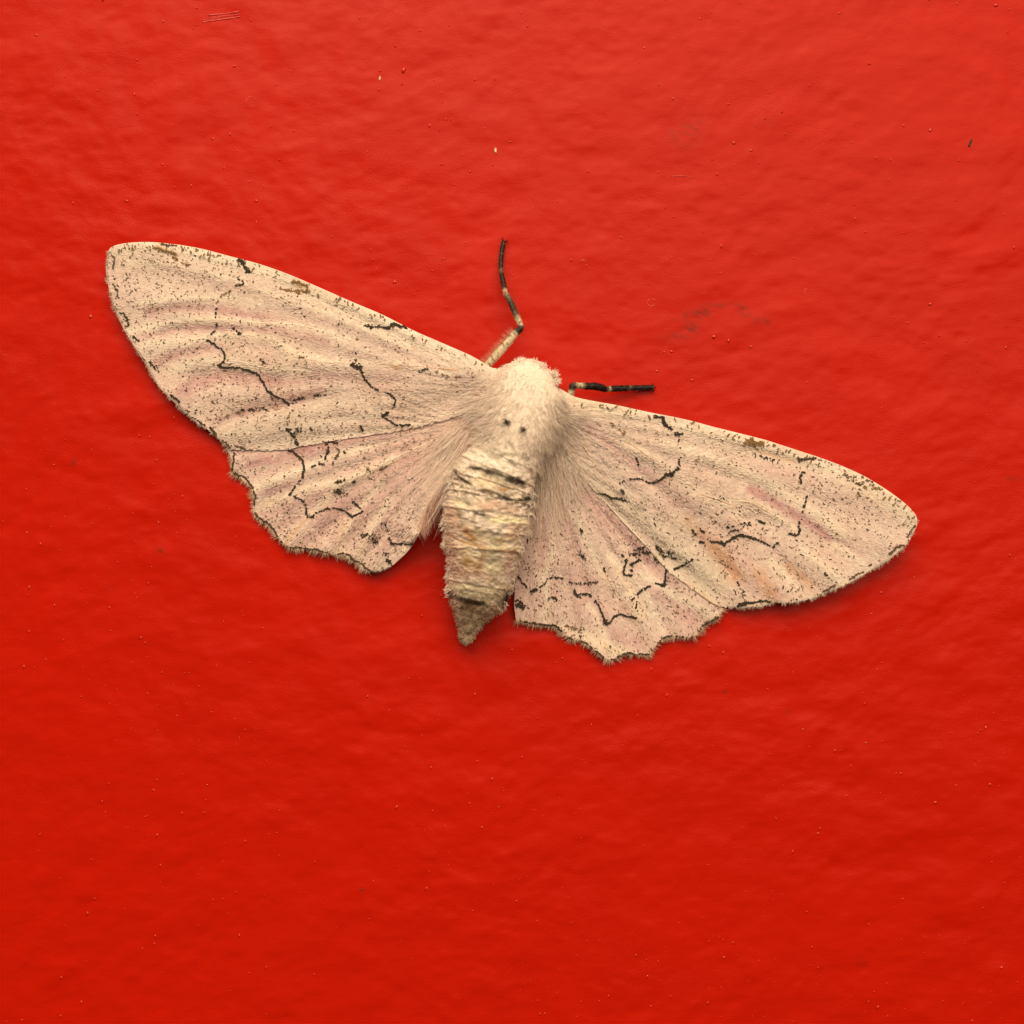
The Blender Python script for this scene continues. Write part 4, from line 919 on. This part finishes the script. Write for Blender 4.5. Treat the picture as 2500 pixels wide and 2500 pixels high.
def build_body():
    ns = 460; na = 150
    t = np.linspace(0, 1, ns)
    arc = np.concatenate([[0], np.cumsum(np.hypot(np.diff(STN[:, 0]), np.diff(STN[:, 1])))]); arc /= arc[-1]

    def interp(k):
        # smooth interpolation through stations
        c = catmull(np.stack([arc * 1000, STN[:, k]], 1), 2.0)
        return np.interp(t * 1000, c[:, 0], c[:, 1])
    ax, ay, hw, ch, hh = [interp(k) for k in range(5)]
    ddx = np.gradient(ax); ddy = np.gradient(ay); l = np.hypot(ddx, ddy)
    k = np.ones(41) / 41
    tx = np.convolve(np.pad(ddx / l, 20, 'edge'), k, 'valid'); ty = np.convolve(np.pad(ddy / l, 20, 'edge'), k, 'valid')
    l = np.hypot(tx, ty); tx /= l; ty /= l
    sx, sy = -ty, tx                  # sideways
    ang = np.linspace(0, 2 * np.pi, na, endpoint=False)
    A, I = np.meshgrid(ang, np.arange(ns))
    # section a little boxier than an ellipse
    ca, sa = np.cos(A), np.sin(A)
    e = .70 + .18 * np.clip((ay[I] - 1040) / 80, 0, 1)
    cx = np.sign(ca) * np.abs(ca) ** e; cz = np.sign(sa) * np.abs(sa) ** e
    # pleats between the rings, skewed a little as in the photograph
    yy = ay[I] - .03 * cx * hw[I]
    pl = np.zeros(A.shape)
    SG = np.array(SEGS)
    for s in SG:
        dd = yy - s - 8 * (fbm(cx * 3 + 30, np.full(A.shape, s * .37), 111, 2) - .5)
        am = .35 + 1.0 * vnoise(cx * 2.5 + 9, np.full(A.shape, s * .71), 113)
        pl += am * np.where(dd < 0, np.exp(dd / 11), np.exp(-dd / 7.0) * (1 - np.clip(dd / 2.5, 0, 1) * 1.3))
    tail = np.clip((ay[I] - 1060) / 40, 0, 1) * np.clip((1580 - ay[I]) / 90, .15, 1)
    lump = (fbm(cx * 9 + cz * 4 + 40, yy / 9.0, 115, 3) - .5)
    lump2 = (fbm(cx * 22 + cz * 11 + 40, yy / 4.5, 119, 2) - .5)
    rr = 1 + tail * (.032 * pl + 0.07 * lump + .06 * lump2) + (1 - tail) * .03 * lump
    px = ax[I] + sx[I] * hw[I] * cx * rr; py = ay[I] + sy[I] * hw[I] * cx * rr
    h = ch[I] + hh[I] * cz * rr
    h = np.maximum(h, .03)
    v = PM(px.ravel(), py.ravel(), h.ravel())
    i = np.arange(ns * na).reshape(ns, na)
    j = np.roll(i, -1, 1)
    f = np.stack([i[:-1], i[1:], j[1:], j[:-1]], -1).reshape(-1, 4)
    c = body_color(px.ravel(), py.ravel())
    b = mesh_obj('body', v, f, M_body, moth, cols=c)
    b['label'] = 'stout cream furry body with dark bands across a wrinkled abdomen'
    # scales standing off the abdomen
    n = 1700
    ii = rng.integers(int(ns * .28), int(ns * .985), n); aa = rng.uniform(-.25, math.pi + .25, n); jj = (aa / (2 * np.pi) * na).astype(int) % na
    bx = px[ii, jj]; by = py[ii, jj]; bh = h[ii, jj]
    root = PM(bx, by, bh - .02)
    nz = np.stack([sx[ii] * np.cos(aa), -sy[ii] * np.cos(aa), np.sin(aa) * 1.0], 1)
    d = np.stack([tx[ii], -ty[ii], np.zeros(n)], 1) * 1.0 + nz * rng.uniform(.15, .55, n)[:, None] + rng.normal(0, .3, (n, 3))
    cl = body_color(bx, by) * rng.normal(1.04, .10, n)[:, None]
    edge = np.abs(np.cos(aa))
    cl = np.where((edge > .88)[:, None] & (by < 1440)[:, None], cl * .3 + CREAM * .75, cl)
    hairs('abdomen_scales', root, d, rng.uniform(.15, .36, n) * MM * np.where(by > 1480, .7, 1), rng.uniform(.022, .045, n) * MM, np.clip(cl, .01, .9), M_fur, b, curl=.2, rings=4)
    # tufts of scales at the edges of each ring
    R = []; Dv = []
    for s in SEGS[2:9]:
        for side in (0, math.pi):
            k0 = int(np.argmin(np.abs(ay - (s - 6))))
            for q in range(30):
                k = int(np.clip(k0 + rng.normal(0, 5), 0, ns - 1)); a = side + rng.normal(0, .28)
                j = int(a / (2 * np.pi) * na) % na
                R.append(PM(px[k, j], py[k, j], h[k, j]))
                Dv.append([sx[k] * math.cos(a) * .8 + tx[k] * .9 + rng.normal(0, .25), -(sy[k] * math.cos(a) * .8 + ty[k] * .9) + rng.normal(0, .25), .2 + rng.normal(0, .3)])
    m = len(R)
    hairs('ring_tufts', np.array(R), np.array(Dv), rng.uniform(.2, .42, m) * MM, rng.uniform(.04, .075, m) * MM, CREAM * rng.uniform(.85, 1.06, m)[:, None], M_fur, b, curl=.25, rings=4)
    # fur coat of thorax and head
    n = 3000
    ii = rng.integers(int(ns * .055), int(ns * .34), n); aa = rng.uniform(-.1, math.pi + .1, n); jj = (aa / (2 * np.pi) * na).astype(int) % na
    bx = px[ii, jj]; by = py[ii, jj]; bh = h[ii, jj]
    dx, dy = bx - 1285, by - 985
    flow = np.stack([tx[ii] * .75 + sx[ii] * np.cos(aa) * .9, -(ty[ii] * .75 + sy[ii] * np.cos(aa) * .9), np.sin(aa) * .42], 1)
    clump = fbm(bx / 13, by / 13, 131, 2) - .5
    flow = flow + np.stack([clump * .9, -clump * .5, .2 * np.abs(clump)], 1) + rng.normal(0, .2, (n, 3))
    front = np.clip((960 - by) / 60, 0, 1)
    L = (rng.uniform(.35, .95, n) * (1 - .45 * front) + .35 * np.abs(np.cos(aa)) * (by > 960)) * np.where(by > 1090, .7, 1)
    tone = CREAM * 1.10 * (1 - .12 * np.clip(fbm(bx / 24, by / 24, 135, 2) * 2 - 1, 0, 1))[:, None] * rng.normal(1, .05, n)[:, None]
    pinkish = np.clip((np.abs(np.cos(aa)) - .7) * 2, 0, 1) * (by > 1000) * .4
    tone = tone * (1 - pinkish[:, None]) + np.array([.66, .50, .44]) * pinkish[:, None]
    hairs('thorax_fur', PM(bx, by, bh - .03), flow, L * MM, rng.uniform(.018, .034, n) * MM, np.clip(tone, .02, .95), M_fur, b, droop=np.full(n, .25), curl=.18)
    # two black spots of upright hair on the rear of the thorax
    for sxp, syp, rr_, sk in ((1236, 1030, 7.5, .3), (1278, 1047, 7.0, -.5)):
        m = 62
        a = rng.uniform(0, 2 * np.pi, m); r = rr_ * rng.random(m) * (1 + .6 * np.cos(2 * a + sk) + .5 * np.cos(5 * a))
        qx = sxp + r * np.cos(a) * .85; qy = syp + r * np.sin(a) * 1.15
        d = np.stack([rng.normal(sk, .7, m), rng.normal(-.6, .7, m), rng.uniform(.1, .9, m)], 1)
        hairs('spot', PM(qx, qy, np.full(m, 6.55)), d, rng.uniform(.15, .45, m) * MM, rng.uniform(.014, .028, m) * MM, BLACK * rng.uniform(.8, 3.5, m)[:, None], M_dark, b, curl=.4, rings=4)
    return b


body = build_body()


def fur_fan(parent, name, anchors, n, spread, hfun, ln, col, rad=.022):
    """long hair sweeping from the thorax over the wing bases; anchors: rows of (x0,y0,x1,y1)"""
    A = np.array(anchors, float)
    t = rng.random(n) * (len(A) - 1); i = np.minimum(t.astype(int), len(A) - 2); f = (t - i)[:, None]
    q = A[i] * (1 - f) + A[i + 1] * f
    x0 = q[:, 0] + rng.normal(0, spread, n); y0 = q[:, 1] + rng.normal(0, spread, n)
    d = q[:, 2:] - q[:, :2]; L = np.hypot(d[:, 0], d[:, 1]); a = np.arctan2(d[:, 1], d[:, 0]) + rng.normal(0, .13, n) + .5 * (vnoise(t * 5, t * 0 + spread, 141) - .5)
    s = rng.random(n) * .55
    x0 = x0 + np.cos(a) * L * s; y0 = y0 + np.sin(a) * L * s
    L = L * rng.uniform(.25, .6, n) * ln
    h0 = hfun(x0, y0); h1 = hfun(x0 + np.cos(a) * L, y0 + np.sin(a) * L)
    p0 = PM(x0, y0, h0 + .05); p1 = PM(x0 + np.cos(a) * L, y0 + np.sin(a) * L, np.maximum(h1, h0 - 1.6) + .12)
    dv = p1 - p0; ll = np.linalg.norm(dv, axis=1)
    c = col * rng.normal(1, .09, n)[:, None] * (.88 + .24 * vnoise(t * 9, t * 0 + 3, 143))[:, None]
    return hairs(name, p0, dv, ll, np.full(n, rad) * MM, np.clip(c, .02, .9), M_fur, parent, curl=.10, droop=np.full(n, -.05), rings=5)


hl = lambda x, y: np.maximum(wing_height(LH, x, y), 0) + .9 * np.exp(-np.hypot(x - 1140, y - 1060) / 60)
hr = lambda x, y: np.maximum(wing_height(RH, x, y), 0) + .9 * np.exp(-np.hypot(x - 1330, y - 1100) / 60)
hlf = lambda x, y: np.maximum(wing_height(LF, x, y), 0) + .25
hrf = lambda x, y: np.maximum(wing_height(RF, x, y), 0) + .25
# over the left hindwing and its inner edge
fur_fan(w_lh, 'inner_fur', [(1140, 1020, 1010, 1110), (1140, 1050, 1000, 1200), (1145, 1075, 1015, 1270), (1140, 1100, 1040, 1290), (1130, 1120, 1085, 1230), (1125, 1130, 1100, 1215)], 380, 12, hl, 1.0, np.array([.92, .71, .64]), .026)
fur_fan(w_lh, 'edge_hair', [(1095, 1150, 1092, 1225), (1075, 1190, 1062, 1262), (1048, 1225, 1050, 1290), (1036, 1260, 1040, 1310), (1026, 1290, 1034, 1325)], 500, 7, hl, 1.0, np.array([.75, .48, .40]), .011)
fur_fan(w_rh, 'inner_fur', [(1300, 1120, 1285, 1300), (1320, 1090, 1315, 1340), (1340, 1090, 1355, 1330), (1355, 1090, 1390, 1300), (1370, 1095, 1430, 1260), (1375, 1085, 1450, 1220)], 420, 12, hr, 1.0, np.array([.92, .72, .65]), .026)
fur_fan(w_lf, 'base_fur', [(1190, 920, 1120, 930), (1180, 960, 1090, 975), (1180, 990, 1100, 1020), (1185, 1010, 1120, 1050)], 150, 12, hlf, 1.0, CREAM * 1.12)
fur_fan(w_rf, 'base_fur', [(1375, 1000, 1440, 1030), (1370, 1015, 1440, 1060), (1365, 1040, 1420, 1120), (1350, 1060, 1390, 1150)], 150, 12, hrf, 1.0, CREAM * 1.12)


# ------------------------------------------------------------------ head details
def blob(px, py, h, r, seg=10, rings=7, sq=(1, 1, 1)):
    c = PM(px, py, h)
    v = []; f = []
    for i in range(rings + 1):
        t = math.pi * i / rings
        for a in range(seg):
            q = 2 * math.pi * a / seg
            v.append((c[0] + r * sq[0] * math.sin(t) * math.cos(q), c[1] + r * sq[1] * math.sin(t) * math.sin(q), c[2] + r * sq[2] * math.cos(t)))
    for i in range(rings):
        for a in range(seg):
            f.append((i * seg + a, (i + 1) * seg + a, (i + 1) * seg + (a + 1) % seg, i * seg + (a + 1) % seg))
    return np.array(v), f


for ex, ey in ((1350, 936), (1261, 905)):
    v, f = blob(ex, ey, 2.6, .42 * MM)
    mesh_obj('eye', v, f, M_leg, body, cols=np.tile(BLACK, (len(v), 1)))
for pts in ([(1275, 897, 4.1), (1262, 896, 4.0), (1246, 893, 3.8), (1232, 894, 3.4), (1215, 904, 2.2), (1195, 915, 1.9)], [(1340, 925, 3.0), (1350, 937, 2.8), (1358, 942, 2.6), (1372, 955, 2.2), (1390, 972, 1.9)]):
    p = np.array(pts)
    v, f = tube(PM(p[:, 0], p[:, 1], p[:, 2]), np.linspace(.17, .10, len(p)) * MM, 8)
    mesh_obj('antenna', v, f, M_leg, body, cols=np.tile(BLACK * 1.4, (len(v), 1)))
# clotted scale tufts over the face
R = []; Dv = []; Ls = []
for cx, cy, n, a0 in ((1262, 891, 90, -150), (1273, 886, 150, -110), (1288, 893, 130, -80), (1304, 891, 170, -80), (1322, 899, 170, -50), (1334, 915, 130, -25), (1350, 918, 150, -40), (1355, 932, 120, 0), (1312, 905, 170, -70), (1340, 928, 90, -10)):
    for q in range(n):
        a = math.radians(a0) + rng.normal(0, .8)
        R.append(PM(cx + rng.normal(0, 3.6), cy - 1 + rng.normal(0, 3.2), 4.3 + rng.normal(0, .4)))
        Dv.append([math.cos(a), -math.sin(a), .5 + rng.normal(0, .5)]); Ls.append(rng.uniform(.2, .5))
m = len(R)
hairs('face_tuft', np.array(R), np.array(Dv), np.array(Ls) * MM, rng.uniform(.04, .075, m) * MM, np.clip(CREAM * rng.normal(1.15, .07, m)[:, None], 0, .93), M_fur, body, curl=.3, rings=4)

# ------------------------------------------------------------------ legs
PALE = np.array([.60, .50, .36]); LBLK = np.array([.010, .008, .006])


def build_leg(nodes, label, claws, furry=None):
    """nodes: (x, y, h mm, radius px, tone 0 pale .. 1 black)"""
    nd = np.array(nodes, float)
    cum = np.concatenate([[0], np.cumsum(np.hypot(np.diff(nd[:, 0]), np.diff(nd[:, 1])))])
    n = 110
    t = np.linspace(0, cum[-1], n)
    x, y, h, r, tone = [np.interp(t, cum, nd[:, k]) for k in range(5)]
    ker = np.ones(3) / 3
    for a in (x, y, h, r):
        a[1:-1] = np.convolve(a, ker, 'same')[1:-1]
    wob = 1 + .10 * (fbm(t / 5, t * 0 + 3, 151, 2) - .5)
    seg = 12
    r = r * 1.12
    v, f = tube(PM(x, y, h), r * S * MM * wob, seg)
    tt = np.repeat(tone, seg); ix = np.repeat(t, seg); ia = np.tile(np.arange(seg), n)
    sp = fbm(ix / 3.0, ia / 1.7, 155, 2)
    c = PALE * (1 - tt)[:, None] + LBLK * tt[:, None]
    pale_fleck = (tt < .5) & (sp > .66)
    c[pale_fleck] = BROWN * .9
    pale2 = (tt > .7) & (sp > .72)
    c[pale2] = c[pale2] * .7 + PALE * .10
    o = mesh_obj('leg', v, f, M_leg, moth, cols=c)
    o['label'] = label
    # scales lying along the leg
    m = 900
    k = rng.integers(2, n - 3, m); a = rng.uniform(0, 2 * np.pi, m)
    j = (a / (2 * np.pi) * seg).astype(int) % seg
    root = v[k * seg + j]
    axis = PM(x, y, h)[k + 1] - PM(x, y, h)[k - 1]; axis /= np.linalg.norm(axis, axis=1, keepdims=True)
    outw = root - PM(x, y, h)[k]; outw /= np.linalg.norm(outw, axis=1, keepdims=True) + 1e-9
    cl = c[k * seg + j] * rng.uniform(.7, 1.35, m)[:, None]
    hairs('leg_scales', root, axis + outw * .22 + rng.normal(0, .1, (m, 3)), rng.uniform(.12, .26, m) * MM, np.full(m, .018) * MM, np.clip(cl, .005, .9), M_leg, o, rings=3)
    if furry:
        m = 260
        k = rng.integers(furry[0], furry[1], m)
        root = PM(x, y, h)[k] + np.stack([-r[k] * S * MM * .75, r[k] * S * MM * .5, 0 * k], 1)
        d = np.stack([rng.normal(-.7, .3, m), rng.normal(.75, .3, m), rng.normal(.1, .4, m)], 1)
        hairs('femur_hair', root, d, rng.uniform(.25, .75, m) * MM, np.full(m, .009) * MM, np.tile(np.array([.62, .36, .27]), (m, 1)), M_fur, o, rings=4)
    for cp in claws:
        q = np.array(cp, float)
        cv, cf = tube(PM(q[:, 0], q[:, 1], q[:, 2]), np.linspace(2.6, .8, len(q)) * S * MM, 7)
        mesh_obj('claw', cv, cf, M_leg, o, cols=np.tile(LBLK * 1.3, (len(cv), 1)))
    return o


build_leg([(1172, 915, 2.6, 6, 0), (1189, 893, 2.7, 7.2, 0), (1202, 878, 2.7, 8.2, 0), (1228, 850, 2.7, 8.4, 0), (1252, 822, 2.6, 7.4, 0), (1258, 814, 2.6, 7.2, .05), (1262, 810, 2.6, 7.2, 1), (1270, 804, 2.6, 7.2, 1), (1272.5, 799, 2.6, 6.4, .9), (1271, 795, 2.5, 6.2, 0),
           (1265, 781, 2.4, 6.0, .1), (1261, 771, 2.3, 6.2, .85), (1255, 757, 2.2, 6.2, .95), (1248, 741, 2.1, 5.8, .95), (1238, 722, 1.9, 5.6, .75), (1234, 717, 1.8, 5.0, .1), (1234, 711, 1.7, 4.8, .1), (1232, 706, 1.6, 5.0, .95), (1229, 692, 1.3, 5.2, 1), (1225, 672, .95, 4.8, 1), (1223.5, 660, .8, 4.0, .75),
           (1223, 656, .75, 4.6, 1), (1223, 636, .55, 4.4, 1), (1225, 615, .4, 4.2, 1), (1228, 600, .3, 4.6, 1), (1230, 590, .22, 4.8, 1)],
          'slender foreleg raised forward, pale thigh and black banded shin',
          [[(1230, 592, .3), (1228, 585, .35), (1226, 579, .1)], [(1231, 592, .3), (1237, 588, .35), (1241, 589, .05)]], (6, 40))
build_leg([(1384, 985, 2.4, 7, 0), (1391, 969, 2.5, 6.5, 0), (1395, 957, 2.5, 6.8, .2), (1396, 951, 2.5, 7.0, 1), (1397, 943, 2.5, 6.8, 1), (1401, 940, 2.5, 5.8, .9), (1405, 940, 2.4, 5.6, 0), (1416, 942, 2.2, 6.0, 0), (1424, 942.5, 2.1, 6.8, .75), (1430, 943, 2.0, 7.2, 1), (1450, 943, 1.7, 7.6, 1), (1466, 945.5, 1.45, 7.4, 1),
           (1478, 950, 1.2, 6.6, 1), (1485, 951, 1.1, 4.6, .5), (1488, 950, 1.05, 5.0, .1), (1491, 949, 1.0, 6.2, 1), (1505, 948.5, .85, 6.4, 1), (1533, 947.5, .6, 5.8, 1), (1537, 947.3, .56, 5.0, .8), (1541, 947, .52, 5.6, 1), (1565, 946.5, .38, 5.4, 1), (1588, 946, .3, 5.0, 1), (1595, 946, .28, 4.6, 1)],
          'short black foreleg stretched sideways with a pale ring below the knee',
          [[(1592, 946, .3), (1595, 938, .4), (1592, 936, .1)], [(1592, 947, .3), (1597, 954, .35), (1592, 957, .08)], [(1592, 946, .35), (1599, 944, .3), (1601, 948, .08)]])


# ------------------------------------------------------------------ specks stuck on the wall
def flake_thing(name, label, cat, pts, h, col, mat, group=None):
    """small chip: outline extruded to a thin irregular slab"""
    p = np.array(pts, float)
    z = float(wall_z(p[:, 0].mean(), p[:, 1].mean()))
    c = p.mean(0)
    n = len(p)
    lo = P(p[:, 0], p[:, 1], 0); lo[:, 2] = (z - .02) * MM
    ins = c + (p - c) * .7
    hi = P(ins[:, 0], ins[:, 1], 0); hi[:, 2] = (z + h * rng.uniform(.7, 1.2, n)) * MM
    f = [tuple(range(n, 2 * n))] + [(i, (i + 1) % n, n + (i + 1) % n, n + i) for i in range(n)]
    o = mesh_obj(name, np.vstack([lo, hi]), f, mat, None, cols=np.tile(col, (2 * n, 1)), smooth=False)
    o.rotation_euler = ROT
    o['label'] = label; o['category'] = cat
    if group:
        o['group'] = group
    return o


flake_thing('dust_flake', 'tiny white forked flake stuck on the wall above the raised foreleg', 'flake', [(1207, 358), (1209, 366), (1211, 358), (1212.5, 366), (1212, 374), (1208.5, 374), (1207, 368)], .14, np.array([.85, .78, .66]), M_scale)
flake_thing('dust_flake', 'tiny pinkish crumb on the wall just off the outer edge of a forewing', 'flake', [(216, 771), (220, 768), (223, 770), (222, 774), (218, 775)], .08, np.array([.62, .33, .26]), M_scale)
flake_thing('dust_flake', 'thin pale sliver on the wall near a small paint bead high above the foreleg', 'flake', [(925, 188), (928, 183), (930, 190), (928, 197), (925, 195)], .10, np.array([.80, .62, .50]), M_scale)
flake_thing('dirt_speck', 'tiny jagged black speck of dirt stuck on bare red wall', 'dirt speck', [(2373, 337), (2376, 340), (2374, 346), (2372, 351), (2368, 359), (2364, 357), (2367, 350), (2369, 344)], .10, BLACK * 1.5, M_dark)
